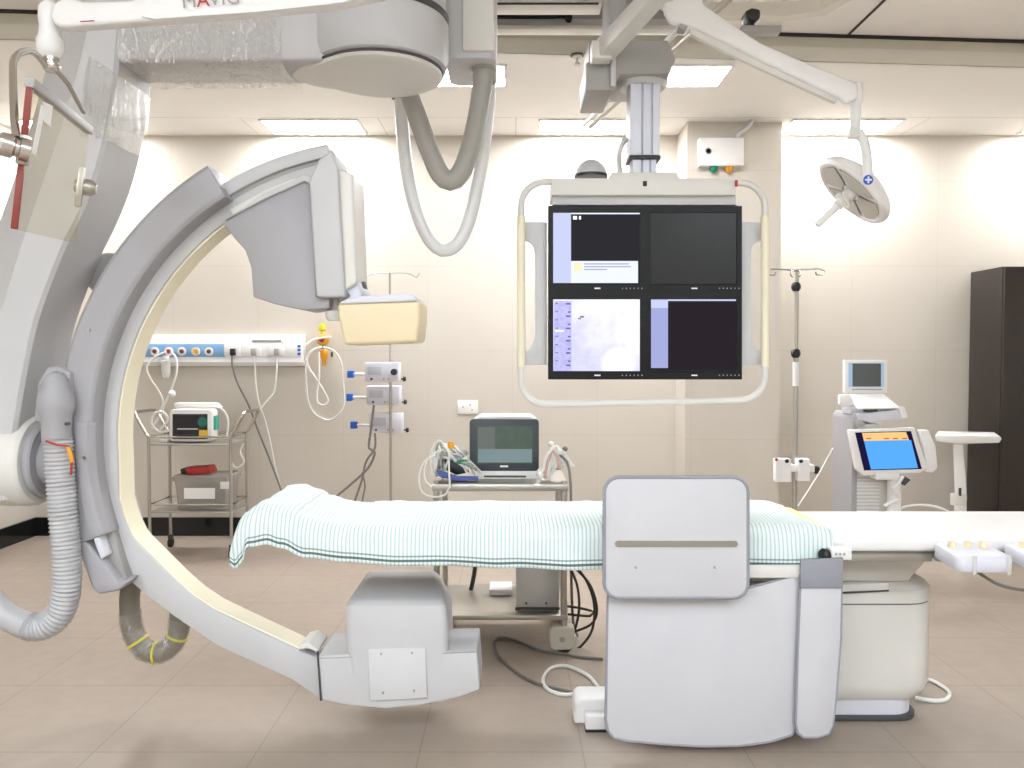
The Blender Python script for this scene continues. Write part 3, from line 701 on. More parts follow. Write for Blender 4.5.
# ------------------------------------------------------------------ surgical lamp
sl = thing('surgical_lamp', 'white round surgical lamp with a handle on a jointed overhead arm', 'surgical lamp', P(856, 190, 3.6))
YLm = 3.5
g = G(); g.pprism([(662, -30), (700, -30), (704, 4), (760, 42), (815, 66), (852, 80), (859, 84), (859, 98), (846, 104), (838, 97), (760, 60), (696, 28), (684, 26), (670, 23), (664, 12)], YLm-.05, YLm-.02, bev=.014, seg=3); la = g.out('lamp_arm', WHITE, sl)
g = G(); g.pprism([(690, 26), (697, 28), (760, 60), (838, 97), (836, 103), (757, 67), (690, 34)], YLm-.035, YLm-.01, bev=.004); g.out('arm_underside', BEIGE if 0 else OFFW, la)
q = P(677, 12, YLm); G().lathe((P(676, 0, 3.5).x, 3.5, 0), (0, 0, 1), [(0, P(676, 5, 3.5).z), (.075, P(676, 5, 3.5).z), (.08, P(676, -5, 3.5).z), (.08, ZU-.02), (0, ZU-.02)], 28).out('ceiling_post', WHITE, la)
G().pprism([(680, 23), (688, 26), (686, 30), (679, 28)], YLm-.056, YLm, bev=.002).out('arm_clip', LILAC, la)
lz = lambda y: P(856, y, YLm).z; lx = P(855.5, 100, YLm).x; kk = 800/YLm
g = G(); g.lathe((lx, YLm, 0), (0, 0, 1), [(0, lz(129)), (5/kk, lz(129)), (5.2/kk, lz(104)), (6.5/kk, lz(102)), (6.8/kk, lz(90)), (6/kk, lz(84)), (0, lz(83))], 20); g.out('drop_post', WHITE, sl)
g = G(); g.pbox(850, 127, 861, 137, YLm-.02, YLm+.02, bev=.006); g.out('yoke_joint', OFFW, sl)
g = G(); g.tube([P(858, 131, YLm), P(864, 142, YLm), P(867, 158, YLm-.02), P(868, 180, YLm-.02)], .021, 12); g.out('yoke', WHITE, sl)
hc_ = P(857, 187, YLm+.2); ax = Vector((-.715, .06, -.70)).normalized()
g = G(); g.lathe(hc_, ax, [(0, -.06), (.06, -.057), (.13, -.04), (.18, -.012), (.196, .012), (.196, .03), (.186, .042), (.172, .044), (.168, .036), (0, .036)], 44); lh = g.out('lamp_head', WHITE, sl)
LENS = mat('frosted_lens', (188, 184, 176), .25)
u = ax.cross(Vector((0, 0, 1))).normalized(); w = u.cross(ax).normalized()
for s in range(4):
    g = G(); a0, a1 = s*90+6+35, s*90+84+35; r_ = []
    for rr_ in (.045, .16):
        pts = [hc_+ax*.0375+(u*math.cos(R(a0+(a1-a0)*i/10))+w*math.sin(R(a0+(a1-a0)*i/10)))*rr_ for i in range(11)]
        r_.append(pts)
    top = [[p+ax*.004 for p in q_] for q_ in r_]
    g.loft([r_[0], r_[1], top[1], top[0]], cap=False, closed=False, loop=True); g.out('lens', LENS, lh)
g = G(); g.lathe(hc_, ax, [(0, .036), (.03, .036), (.03, .06), (.022, .065), (.022, .08), (.042, .082), (.042, .09), (.026, .095), (.024, .12), (.017, .125), (.015, .24), (.012, .246), (0, .246)], 24); g.out('handle', WHITE, sl)
q = P(868, 180, YLm-.045); g = G(); g.lathe(q, (0, -1, 0), [(0, 0), (.021, 0), (.021, .004), (0, .004)], 24); em = g.out('emblem', BLUE, sl, label='blue round emblem with a white cross')
g = G(); e_ = .0055; y = q.y-.0045
g.prism([(q.x+x, q.z+z) for x, z in [(-.0035, -.014), (.0035, -.014), (.0035, -.0035), (.014, -.0035), (.014, .0035), (.0035, .0035), (.0035, .014), (-.0035, .014), (-.0035, .0035), (-.014, .0035), (-.014, -.0035), (-.0035, -.0035)]], y-.001, y+.001); g.out('cross', PAPER, em)

# second overhead arm
oa = thing('overhead_arm', 'pale square overhead arm slanting up from the carriage to the top edge', 'ceiling arm', P(605, 45, 3.5))
a, b = P(605, 50, 3.52), P(664, -14, 2.95); d = (b-a).normalized(); s_ = d.cross(Vector((0, 0, 1))).normalized(); v_ = s_.cross(d)
def sq(p, w_, h_): return [p+s_*w_+v_*h_, p-s_*w_+v_*h_, p-s_*w_-v_*h_, p+s_*w_-v_*h_]
g = G(); g.loft([sq(a, .042, .042), sq(b, .034, .034)], bev=.008); g.out('arm', OFFW, oa)
b2 = P(640, -40, 2.95)
g = G(); g.rod(Vector((b.x, b.y, b.z-.04)), Vector((b.x, b.y, ZU-.005)), .05, 20); g.out('ceiling_post', OFFW, oa)
g = G(); g.pbox(592, 40, 612, 58, 3.47, 3.55, bev=.005); g.out('end_block', OFFW, oa)

# ceiling canopy ring, camera, sprinkler
g = G(); oc = [(.95, 3.3), (1.70, 3.3), (1.8, 3.45), (1.8, 4.14), (1.70, 4.40), (1.5, 4.47), (.95, 4.47), (.85, 4.35), (.85, 3.45)]
ccx, ccy = 1.32, 3.88; ins = lambda k: [(ccx+(x-ccx)*k, ccy+(y-ccy)*k) for x, y in oc]
t = thing('ceiling_air_vent', 'beige octagonal air vent surround on the upper ceiling behind the lamp arm', 'air vent', (ccx, ccy, 3.3))
g.loft([[(x, y, ZU-.002) for x, y in ins(1)], [(x, y, 3.32) for x, y in ins(1)], [(x, y, 3.30) for x, y in ins(.97)], [(x, y, 3.30) for x, y in ins(.86)], [(x, y, 3.36) for x, y in ins(.82)], [(x, y, ZU-.002) for x, y in ins(.82)]], cap=False, loop=True)
g.out('vent_rim', FASC, t)
G().zprism(ins(.825), 3.362, 3.37).out('vent_panel', UPC, t)
q = P(754, 14, 3.9); t = thing('ceiling_speaker', 'small black speaker on a bracket above the lamp arm', 'speaker', q)
g = G(); g.pprism([(745, 11), (752, 7), (761, 9), (761, 17), (756, 22), (748, 18)], 3.86, 3.96, bev=.012, seg=3); g.out('housing', BLACK, t)
G().pbox(742, 25, 782, 31, 3.88, 3.95, bev=.003).out('bracket_bar', GREYM, t)
G().rod(P(752, 20, 3.91), P(752, 27, 3.91), .012).out('stem', DKGREY, t)
q = P(577, 60, 4.8); t = thing('ceiling_sprinkler', 'tiny sprinkler under the ceiling edge left of the monitor carriage', 'sprinkler', q)
G().lathe(q, (0, 0, 1), [(0, -.03), (.02, -.03), (.02, -.02), (.008, -.018), (.008, .012), (.03, .014), (.03, .022), (0, .022)], 14).out('head', OFFW, t)
G().lathe(q+Vector((0, 0, .022)), (0, 0, 1), [(0, 0), (.04, 0), (.04, .008), (0, .008)], 16).out('rosette', DKGREY, t)

# ------------------------------------------------------------------ patient table
pt = thing('patient_table', 'long white x-ray patient table on a pedestal base', 'patient table', (1.07, 3.4, 0))
g = G(); g.loft([[(x, y, z) for x, y in rrect(.5+i_, 1.70-i_, 3.13+i_, 3.72-i_, .13, 6)] for z, i_ in ((.08, .03), (.095, .018), (.13, .004), (.15, 0), (.47, 0), (.53, .0), (.548, .012), (.56, .035), (.572, .05))]); pd = g.out('pedestal', OFFW, pt, ang=30)
for z in (.478,):
    G().loft([[(x, y, zz_) for x, y in rrect(.502, 1.6985, 3.1285, 3.718, .13, 6)] for zz_ in (z-.002, z+.002)]).out('seam', DKGREY, pd)
g = G(); g.loft([[(x, y, z) for x, y in rrect(.55, xr, yr, 3.62, .04, 4)] for z, xr, yr in ((.565, 1.595, 3.15), (.58, 1.60, 3.145), (.655, 1.645, 3.12), (.70, 1.65, 3.11))]); g.out('pedestal_neck', OFFW, pd)
g = G(); g.pprism([(840, 585), (889, 583), (889, 590), (840, 592)], 3.115, 3.17, bev=.003); g.out('neck_plate', OFFW, pd)
g = G(); g.pprism([(840, 592), (889, 590), (889, 591.5), (840, 594)], 3.12, 3.16); g.out('plate_seam', DKGREY, pd)  # dark seam line below the neck plate
g = G(); g.loft([[(x, y, z) for x, y in rrect(.53, 1.63, 3.16, 3.69, .1, 5)] for z in (.02, .085)]); g.out('plinth', LILAC2, pd)
g = G(); g.loft([[(x, y, z) for x, y in rrect(.51, 1.645, 3.145, 3.70, .1, 5)] for z in (0, .022)], bev=.006); g.out('rubber_skirt', DKGREY, pd)
g = G(); g.zprism(rrect(-.70, 2.3, 2.97, 3.45, .1), .70, .725, bev=.006); tt = g.out('table_top', TAUPE, pt)
g = G(); g.zprism(rrect(-.72, 2.32, 2.95, 3.47, .11), .727, .785, bev=.02, seg=4); g.out('mattress', WHITE, pt)
g = G(); g.box(-.3, 1.56, 2.946, 2.96, .695, .722, bev=.003); g.out('accessory_rail', STEEL, tt)
q = P(900, 560, 3.15); G().rod(q, q+Vector((0, .02, 0)), .008).out('neck_screw', DKGREY, pd)
# bracket with label on the rail
t = thing('rail_clamp', 'small white clamp with a label on the table rail beside the cloth end', 'clamp', P(842, 560, 2.9))
G().pbox(831, 549, 852, 560, 2.88, 2.95, bev=.003).out('body', WHITE, t)
G().pbox(833, 551, 846, 557, 2.877, 2.881).out('label_plate', PAPER, t)
for i in range(3): G().pbox(835+i*4, 553, 837.5+i*4, 555.5, 2.8755, 2.8775).out('mark', GREYM, t)
q = P(828, 555, 2.9); G().lathe(q, (-1, -.3, 0), [(0, -.03), (.012, -.03), (.012, 0), (.024, .004), (.026, .02), (.02, .028), (0, .03)], 16).out('knob', BLACK, t)

# headrest under the cloth, yellow pad
g = G(); rs = []
for i in range(13):
    a = math.pi*i/12; x = -.90+.115*math.cos(a); z = .788+.075*math.sin(a)
    rs.append([(x, 3.02, z), (x, 3.42, z)])
g.loft([[r_[0] for r_ in rs], [r_[1] for r_ in rs]], bev=.01); g.out('headrest_cushion', mat('dark_head_cushion', (92, 80, 76), .8), None, 'dark head cushion just showing under the lifted cloth edge', 'cushion')
g = G(); g.zprism(rrect(.5, 1.205, 2.985, 3.45, .04), .788, .806, bev=.006); g.out('foam_pad', mat('yellow_foam', (246, 224, 160), .8), None, 'thin pale yellow foam pad edge under the cloth end', 'pad')

# cloth
def clothmat():
    k = N('mint_striped_cloth'); vec, c = k.geo()
    uvn = k.n('ShaderNodeUVMap'); sp = k.n('ShaderNodeSeparateXYZ'); k.l(uvn.outputs[0], sp.inputs[0])
    wob_ = k.math('MULTIPLY', k.noise(vec, 7, 2), .006)
    u_ = k.math('ADD', sp.outputs[0], wob_)
    f = k.math('FRACT', k.math('DIVIDE', u_, .0150))
    st_ = k.math('LESS_THAN', k.math('ABSOLUTE', k.math('SUBTRACT', f, .5)), .17)
    base = k.mix(k.noise(vec, 9), lin((230, 238, 236)), lin((220, 232, 228)))
    col_ = k.mix(k.math('MULTIPLY', st_, .5), base, lin((128, 160, 160)))
    for dd, ww, ss in ((.018, .0045, .85), (.034, .003, .6)):
        ln = k.math('LESS_THAN', k.math('ABSOLUTE', k.math('SUBTRACT', sp.outputs[1], dd)), ww)
        col_ = k.mix(k.math('MULTIPLY', ln, ss), col_, lin((34, 74, 66)))
    b = k.bsdf(col_, .85, spec=.2); b.inputs['Sheen Weight'].default_value = .1
    return k.out(b.outputs[0])
def interp(t, x):
    if x <= t[0][0]: return t[0][1]
    for (a, b), (c, d) in zip(t, t[1:]):
        if x <= c:
            f = (x-a)/(c-a); f = f*f*(3-2*f); return b+(d-b)*f
    return t[-1][1]
ZT = [(-1.035, .705), (-1.03, .77), (-1.02, .83), (-1.0, .872), (-.96, .90), (-.90, .904), (-.84, .888), (-.78, .858), (-.71, .838), (-.62, .828), (-.3, .83), (.4, .828), (.95, .835), (1.1, .83), (1.17, .812)]
ZH = [(-1.035, .69), (-1.015, .672), (-.985, .70), (-.965, .758), (-.90, .768), (-.85, .752), (-.76, .715), (-.6, .70), (-.4, .688), (.3, .672), (.9, .675), (1.17, .678)]
g = G(); uvs = {}; rows = []
NX = 240
for i in range(NX+1):
    x = -1.035+(1.17+1.035)*i/NX; zt_ = interp(ZT, x); zh = min(interp(ZH, x), zt_-.015); row = []
    hang = zt_-zh; prof = []
    rad = .035 if x > -.6 else .06
    rad = min(rad, hang*.8)
    yf, yb = 2.93, 3.495
    n1 = 9
    for j in range(n1+1): prof.append((yf-.004, zh+(hang-rad)*j/n1))
    for j in range(1, 7): a = R(90*j/6); prof.append((yf+rad-rad*math.cos(a), zt_-rad+rad*math.sin(a)))
    for j in range(1, 16): prof.append((yf+rad+(yb-yf-2*rad)*j/16, zt_))
    for j in range(0, 7): a = R(90*j/6); prof.append((yb-rad+rad*math.sin(a), zt_-rad+rad*math.cos(a)))
    for j in range(1, 5): prof.append((yb, zt_-rad-(hang-rad)*.7*j/4))
    d = 0; last = None
    for j, (y, z) in enumerate(prof):
        if last: d += math.hypot(y-last[0], z-last[1])
        last = (y, z)
        fall = max(0, min(1, (zt_-z)/.12))
        nz = noise.noise(Vector((x*5, y*3, z*4)))
        yy = y
        if y < 3.0: yy -= .011*fall*(1+math.sin(x*17+1.5*math.sin(x*6)+z*14)*.7)+.010*nz*fall+.004*math.sin((x*.8+z)*60)*fall*noise.noise(Vector((x*3, z*5, 4)))
        zz_ = z+.006*noise.noise(Vector((x*7, y*9, 2)))*(1-fall)+.003*noise.noise(Vector((x*20, y*14, 5)))*(1-fall)
        xx = x
        if x < -.95: xx -= .02*noise.noise(Vector((y*9, z*6, 3)))*(1-abs(fall-.5)); zz_ -= 0 if y > 3.0 else 0
        if x < -.80 and y >= 3.0: 
            ridge = math.exp(-((x+.80-.06*(y-3.2))/.03)**2); zz_ += .010*ridge
        if x > 1.0: xx += .02*math.sin(y*11)*(x-1.0)/.17
        v = g.bm.verts.new((xx, yy, zz_)); uvs[v] = (x, d); row.append(v)
    rows.append(row)
uvl = g.bm.loops.layers.uv.new('UVMap')
for a, b in zip(rows, rows[1:]):
    for j in range(len(a)-1):
        f = g.bm.faces.new((a[j], b[j], b[j+1], a[j+1]))
        for lp_ in f.loops: lp_[uvl].uv = uvs[lp_.vert]
cl = g.out('drape_cloth', clothmat(), None, 'mint green cloth with fine stripes draped over the patient table', 'cloth', ang=80)
md = cl.modifiers.new('thick', 'SOLIDIFY'); md.thickness = .003; md.offset = -1

# lead curtain hung from the table rail
LEAD = mat('pale_blue_grey_vinyl', (199, 198, 201), .42)
EDGE = mat('grey_edging', (146, 147, 154), .6)
ls = thing('lead_curtain', 'pale grey lead curtain with a raised upper flap hanging at the table side', 'lead curtain', P(700, 745, 2.87))
def panel(px, Y, th, bev, nm, er=.006):
    p_ = pp(px, Y); o = G().prism(p_, Y, Y+th, bev=.002).out(nm, LEAD, ls)
    G().tube([(x, Y+.004, z) for x, z in p_], er, 8, closed=True, smooth=False).out('edging', EDGE, o)
    return o
def rr_px(a, b, c, d, r, k=6):
    return [(x, y) for x, y in rrect(a, c, b, d, r, k)]
cur = [(608, 588), (748, 588)]+[(800, 575), (799, 640), (797, 725), (792, 735)]+[(770, 742), (740, 746), (700, 746.5), (660, 744), (628, 741), (614, 738), (608, 731), (606, 720)]
panel(cur, 2.875, .012, 0, 'lower_curtain')
fl = panel(rr_px(604.5, 477.5, 748, 598, 15), 2.81, .016, 0, 'upper_flap', .007)
G().pprism(rr_px(615, 541, 738, 547, 2.9, 4), 2.806, 2.812).out('slot', TAUPE, fl)
for px in (636, 715): q = P(px, 568, 2.803); G().rod(q, q+Vector((0, .01, 0)), .0045, 10).out('rivet', GREYM, fl)
sf = panel([(801, 575), (842, 575), (841, 640), (836, 700), (833, 726), (829, 734), (818, 737.5), (804, 737.5), (798, 733), (796, 724), (798, 650)], 2.858, .012, 0, 'side_flap', .0055)
G().pprism([(801, 560), (844, 558), (842, 588), (801, 588)], 2.846, 2.86, bev=.004).out('top_band', EDGE, sf)
G().box(P(606, 575, 2.89).x, P(838, 575, 2.89).x, 2.868, 2.886, .655, .70, bev=.003).out('hanging_bar', OFFW, ls)

# control boxes clipped to the table
def ctrl(x0, x1, label):
    t = thing('control_box', label, 'control box', ((x0+x1)/2, 2.86, .71), 'table control boxes')
    g = G(); g.loft([[(x, y, z-(2.95-y)*.09) for x, y in rrect(x0+i_, x1-i_, 2.75+i_, 2.925-i_, .03, 4)] for z, i_ in ((.718, .018), (.724, .004), (.735, 0), (.765, 0), (.774, .005), (.778, .016))]); g.out('body', LILAC2, t)
    for i in range(3):
        q = Vector((x0+.04+i*.055, 2.86, .765)); G().lathe(q, (0, 0, 1), [(0, 0), (.017, 0), (.015, .008), (.013, .02), (.011, .025), (0, .027)], 14).out('joystick', BEIGE, t)
    for x in (x0+.055, x1-.025):
        G().loft([[(x-.007, 2.745, .70), (x+.007, 2.745, .70), (x+.007, 2.745, .765), (x-.007, 2.745, .765)], [(x-.007, 2.743, .70), (x+.007, 2.743, .70), (x+.007, 2.743, .766), (x-.007, 2.743, .766)]]).out('strap', STRAP, t)
    G().box(x0+.02, x1-.02, 2.925, 2.948, .70, .726, bev=.003).out('rail_hook', GREYM, t)
ctrl(1.545, 1.745, 'grey table control box with three cream joysticks fully in view')
ctrl(1.80, 2.0, 'second table control box cut by the right picture edge')
cord('control_cable', 'grey cable sagging under the table control boxes at right', [P(973, 569, 2.85), P(985, 577, 2.85), P(1000, 585, 2.85), P(1024, 590, 2.85), P(1050, 588, 2.85)], .006, GCORD)

# foot switch and its cord
fs = thing('foot_switch', 'white foot switch on the floor at the lower left of the lead curtain', 'foot switch', (.31, 2.98, 0))
g = G(); g.prism([(.245, .0), (.42, .0), (.42, .10), (.27, .10), (.25, .085)], 3.12, 3.26, bev=.012, seg=3); g.out('body', WHITE, fs)
g = G(); g.box(.285, .42, 3.06, 3.125, .006, .06, bev=.006); g.out('pedal', WHITE, fs)
G().box(.285, .42, 3.055, 3.13, .0, .008).out('rubber_base', RUBBER, fs)
cord('floor_cable', 'white cord looped on the floor behind the foot switch', [PZ(x, y, .008) for x, y in [(607, 700), (598, 687), (587, 675), (566, 666), (550, 669), (543, 680), (549, 690), (566, 695), (584, 691), (594, 693), (606, 706)]], .0085, WCORD)
cord('floor_cable', 'dark grey cable lying in a long loop on the floor below the middle trolley', [PZ(x, y, .007) for x, y in [(603, 659), (580, 657), (560, 653), (540, 650), (515, 640), (503, 637.5), (495, 641), (498, 655), (519, 674), (542, 685), (576, 693), (604, 701)]], .007, GCORD)
cord('floor_cable', 'white cable loop on the floor right of the table pedestal', [PZ(x, y, .008) for x, y in [(915, 679), (930, 680), (940, 685), (949, 692), (947, 699), (935, 701), (915, 698)]], .009, WCORD)

# ------------------------------------------------------------------ middle trolley with monitor
TY0, TY1 = 3.9, 4.4; TXL, TXR = -.37, .255; TZ = .84
tr = thing('steel_trolley', 'steel instrument trolley standing behind the middle of the table', 'trolley', (-.06, 4.15, 0))
G().box(TXL-.02, TXR+.02, TY0-.02, TY1+.02, TZ-.04, TZ-.005, bev=.006).out('top_shelf', STEEL, tr)
G().box(TXL-.02, TXR+.02, TY0-.02, TY1+.02, .165, .19, bev=.005).out('lower_shelf', STEEL, tr)
for x in (TXL, TXR):
    for y in (TY0, TY1):
        G().rod((x, y, .12), (x, y, TZ+.01), .016, 14).out('leg', STEEL, tr)
        w_ = G(); w_.loft([[(x-.05+i_, y-.03, z_) for x_ in (0,)] for z_, i_ in ((0, 0),)], cap=False) if 0 else None
        cs = G().prism([(x-.068, .03), (x-.075, .11), (x-.06, .135), (x+.05, .135), (x+.055, .05), (x+.03, .022), (x-.05, .02)], y-.035, y+.035, bev=.012, seg=3).out('caster', mat('putty_plastic', (206, 200, 184), .5), tr)
        G().lathe((x, y-.02, .042), (0, 1, 0), [(0, 0), (.036, 0), (.042, .006), (.042, .034), (.036, .04), (0, .04)], 20).out('wheel', RUBBER, cs)
        G().lathe((x-.01, y-.038, .075), (0, 1, 0), [(0, 0), (.014, 0), (.014, .004), (0, .004)], 14).out('axle_cap', GREYM, cs)
pm = thing('patient_monitor', 'black-framed patient monitor with a dim green screen on the middle trolley', 'patient monitor', P(504, 478, 4.05))
g = G(); g.pprism([(472, 421), (480, 415.9), (531, 415.9), (538, 421), (539, 470), (472, 470)], 4.08, 4.3, bev=.012); g.out('casing', WHITE, pm)
pf = G().pprism(rr_px(469.5, 419, 539, 471, 4), 4.05, 4.085, bev=.004).out('front_frame', mat('dark_slate_frame', (52, 58, 64), .4), pm)
screen_part(pm, [(477, 426, 532.5, 463.5, 0), (478, 449, 532, 462.5, 1), (478, 427, 495, 449, 2)], [mat('dim_green_glass', (84, 104, 94), .2, var=.2, scale=20), mat('blue_glass_reflection', (124, 142, 146), .2), mat('grey_glass_reflection', (104, 112, 108), .2)], 4.048)  # bluish and grey blocks paint reflections on the dark green glass
G().pbox(500, 465.5, 508, 467.3, 4.046, 4.052).out('maker_badge', PAPER, pm)
G().pprism([(478, 470), (538, 468), (541, 479), (476, 479)], 4.06, 4.25, bev=.004).out('base', WHITE, pm)
G().pbox(484, 475.6, 526, 477.4, 4.056, 4.07).out('slot', DKGREY, pm)
cf = G().loft([[P(x, y, Y_) for x, y in ((444, 456), (452, 461), (462, 466), (466, 473), (456, 475), (446, 470))] for Y_ in (4.0, 4.1)], bev=.004).out('pressure_cuff', BLACK, None, 'black folded cuff in the cable heap left of the patient monitor', 'cuff')
cf = G().loft([[P(x, y, Y_) for x, y in ((436, 470), (446, 472), (458, 475.9), (478, 476), (478, 480), (458, 481), (440, 477))] for Y_ in (3.93, 3.99)], bev=.004).out('pressure_cuff', NAVYC, None, 'blue cuff strap lying along the trolley top edge left of the patient monitor', 'cuff')
cb = thing('monitor_cables', 'heap of tangled white and grey cables at the left end of the middle trolley', 'cables', P(445, 478, 4.0))
random.seed(3)
for i in range(13):
    a = random.random(); x0 = 432+random.random()*12; pts = []
    for j in range(7):
        f = j/6
        pts.append(P(x0-14*math.sin(f*math.pi)*(.4+a)+f*(28+random.random()*12), 478-6*a-math.sin(f*math.pi*.9)*(20+16*random.random())+f*5, 3.96+.12*random.random()))
    G().tube(pts, .0055, 6).out('cable', (WCORD, WCORD, HOSEG, HOSEW)[i % 4], cb)
for pts in ([(436, 455), (424, 462), (419, 476), (422, 492), (434, 497), (446, 494), (450, 484)], [(444, 449), (430, 456), (424, 470), (426, 482), (432, 487)], [(449, 450), (449, 470), (450, 488)]):
    G().tube([P(x, y, 3.87) for x, y in pts], .005, 6).out('cable', WCORD, cb)
q = P(451, 444, 4.0); G().lathe(q, (0, 0, 1), [(0, -.02), (.017, -.02), (.018, 0), (.012, .012), (0, .014)], 14).out('yellow_cap', ORANGE, cb)
for px, py in ((465, 459), (460, 462), (466, 463)): G().ball(P(px, py, 3.98), .013, 8, (1.8, 1, .7)).out('green_plug', GREEN if px < 464 else mat('pale_green', (150, 190, 160), .5), cb)
for i, (px, py, r_) in enumerate(((447, 463, .03), (457, 456, .035), (462, 453, .026), (440, 466, .02))):
    G().ball(P(px, py, 4.06), r_, 10, (1.3, .8, .8)).out('connector', GCORD if i % 2 else HOSEG, cb)
ec = thing('electrode_leads', 'bunched white electrode leads at the right end of the middle trolley', 'cables', P(552, 478, 4.0))
for i in range(20):
    pts = []; x0 = 541+random.random()*8; wd = 12+14*random.random(); hh = 6+24*random.random(); oy = .1*random.random()
    for j in range(6):
        f = j/5; pts.append(P(x0+f*wd+random.random()*2-1, 476-f*10-math.sin(f*math.pi)*hh+random.random()*3, 3.94+oy))
    G().tube(pts, .009, 6).out('lead', WCORD if i % 7 else mat('pinkish_cord', (206, 170, 160), .5), ec)
for px, py in ((551, 444), (563, 452), (545, 472), (539, 474), (565, 449)): G().ball(P(px, py, 3.95), .014, 8).out('clip', (WCORD, RED, BLACK, WCORD, GCORD)[(px+py) % 5], ec)
cord('power_cable', 'grey cord dropping from the right end of the middle trolley to behind the table', [P(560, 455, 3.95), P(567, 462, 3.92), P(570, 476, 3.9), P(571, 500, 3.9), P(571, 560, 3.95), P(573, 620, 4.0), Vector((.34, 4.1, .012))], .007, GCORD)
# box and paper on the lower shelf
bx = thing('equipment_case', 'silver grey equipment case on the lower shelf of the middle trolley', 'case', (.11, 4.1, .19))
G().box(.02, .235, 3.93, 4.36, .192, .47, bev=.008).out('body', mat('silver_case', (196, 196, 194), .35, .3), bx)
G().box(.016, .238, 3.925, 3.935, .2, .215, bev=.002).out('bottom_edge', DKGREY, bx)
for x in (.07, .17): G().rod((x, 3.925, .235), (x, 3.935, .235), .006).out('screw', DKGREY, bx)
G().box(-.12, .0, 4.2, 4.36, .192, .222, bev=.003).out('paper_stack', PAPER, None, 'white paper stack on the lower shelf beside the silver case', 'papers')
for i, pts in enumerate(([(567, 560), (577, 585), (579, 610), (574, 632), (568, 640)], [(570, 560), (586, 580), (594, 604), (592, 630), (580, 647), (566, 655)], [(573, 566), (590, 585), (597, 610), (590, 625), (566, 634)], [(566, 606), (580, 608), (594, 612), (590, 616), (566, 614)])):
    cord('black_cable', ('innermost', 'outermost', 'middle', 'short horizontal')[i]+' black cable loop hanging right of the middle trolley legs', [P(x, y, 3.95+.01*i) for x, y in pts], .0065, BCORD, group='black cables beside the trolley')
cord('black_cable', 'short black cable end hanging over the lower shelf beside the tube housing', [P(476, 560, 4.3), P(474, 575, 4.3), P(471, 590, 4.3)], .012, BCORD)

# ------------------------------------------------------------------ left drip stand with three syringe pumps
def drip(px, Y, top, label, r, split, base):
    X = P(px, 400, Y).x; z = lambda y: P(px, y, Y).z
    t = thing('drip_stand', label, 'drip stand', (X, Y, 0))
    G().rod((X, Y, .06), (X, Y, z(split)), r*1.35, 14).out('lower_pole', STEEL, t)
    G().rod((X, Y, z(split)), (X, Y, z(top)), r, 14).out('upper_pole', STEEL, t)
    for i in range(5):
        a = 2*math.pi*i/5+.3; e = (X+.2*math.cos(a), Y+.2*math.sin(a), .07)
        G().tube([(X, Y, .1), (X+.1*math.cos(a), Y+.1*math.sin(a), .09), e], .014, 8).out('leg', STEEL, t)
        G().lathe((e[0], e[1]-.012, .03), (0, 1, 0), [(0, 0), (.03, 0), (.03, .024), (0, .024)], 14).out('wheel', RUBBER, t)
    return t, X, z
ds, X, z = drip(390.5, 5.9, 272, 'slim drip stand carrying three syringe pumps in front of the back wall', .008, 360, .5)
for s in (-1, 1):
    G().tube([P(390.5, 273, 5.9), P(390.5+s*12, 273, 5.9), P(390.5+s*20, 274, 5.9), P(390.5+s*26, 277.5, 5.9), P(390.5+s*29, 273, 5.9)], .005, 7).out('hook', STEEL, ds)
DETS = mat('pump_lilac_white', (224, 224, 234), .4)
def pump(a, b, c, d, Y, kx, label, rk=None):
    t = thing('syringe_pump', label, 'syringe pump', P((a+c)/2, d, Y), 'syringe pumps on the drip stand')
    G().pprism([(a, b), (c, b), (c, d-1), (c-6, d), (a+2, d), (a, d-2)], Y, Y+.12, bev=.008).out('body', DETS, t)
    G().pbox(a+3, b+4, a+17, d-7, Y-.004, Y+.002, bev=.001).out('display', mat('pump_display', (196, 198, 206), .3), t)
    m = (b+d)/2+2
    G().rod(P(kx+5, m, Y+.03), P(a+1, m, Y+.03), .011, 10).out('plunger_rod', WHITE, t)
    G().pbox(kx, m-3.6, kx+6.5, m+3.6, Y+.005, Y+.06, bev=.006).out('plunger_head', BLUE, t)
    q = P(c+2, d-3, Y+.04); G().lathe(q, (1, 0, 0), [(0, 0), (.006, 0), (.006, .014), (.02, .016), (.016, .036), (0, .038)], 12).out('clamp_knob', BLACK, t)
    for i, x in enumerate((a+7, a+19, a+24)): G().rod(P(x, d-3, Y-.006), P(x, d-3, Y+.002), .009-.002*(i > 0), 8).out('button', BLACK if i == 0 else GREYM, t)
    return t
p1 = pump(364.5, 362.5, 399, 382, 5.76, 347, 'uppermost syringe pump on the drip stand, with a round black knob')
q = P(394, 372, 5.74); G().lathe(q, (0, 1, 0), [(0, -.02), (.02, -.02), (.024, -.01), (.024, .02), (0, .02)], 18).out('round_knob', BLACK, p1)
pump(366, 386, 400, 405, 5.93, 346, 'middle syringe pump on the drip stand')
pump(369, 413.5, 402, 433, 5.93, 350, 'lowest syringe pump on the drip stand')
cord('pump_cable', 'dark cable dropping from the middle syringe pump and sweeping left to the table', [P(x, y, 5.75) for x, y in [(374, 405), (371, 430), (369, 448), (375, 452), (368, 468), (350, 485), (332, 502)]]+[Vector((-1.33, 5.8, .25)), Vector((-1.38, 5.85, .012))], .009, GCORD)
cord('pump_cable', 'dark cable dropping from the lowest syringe pump behind the table', [P(x, y, 5.78) for x, y in [(375, 433), (375, 448), (366, 462), (362, 480), (354, 504)]]+[Vector((-1.18, 5.8, .25)), Vector((-1.2, 5.85, .012))], .008, GCORD)
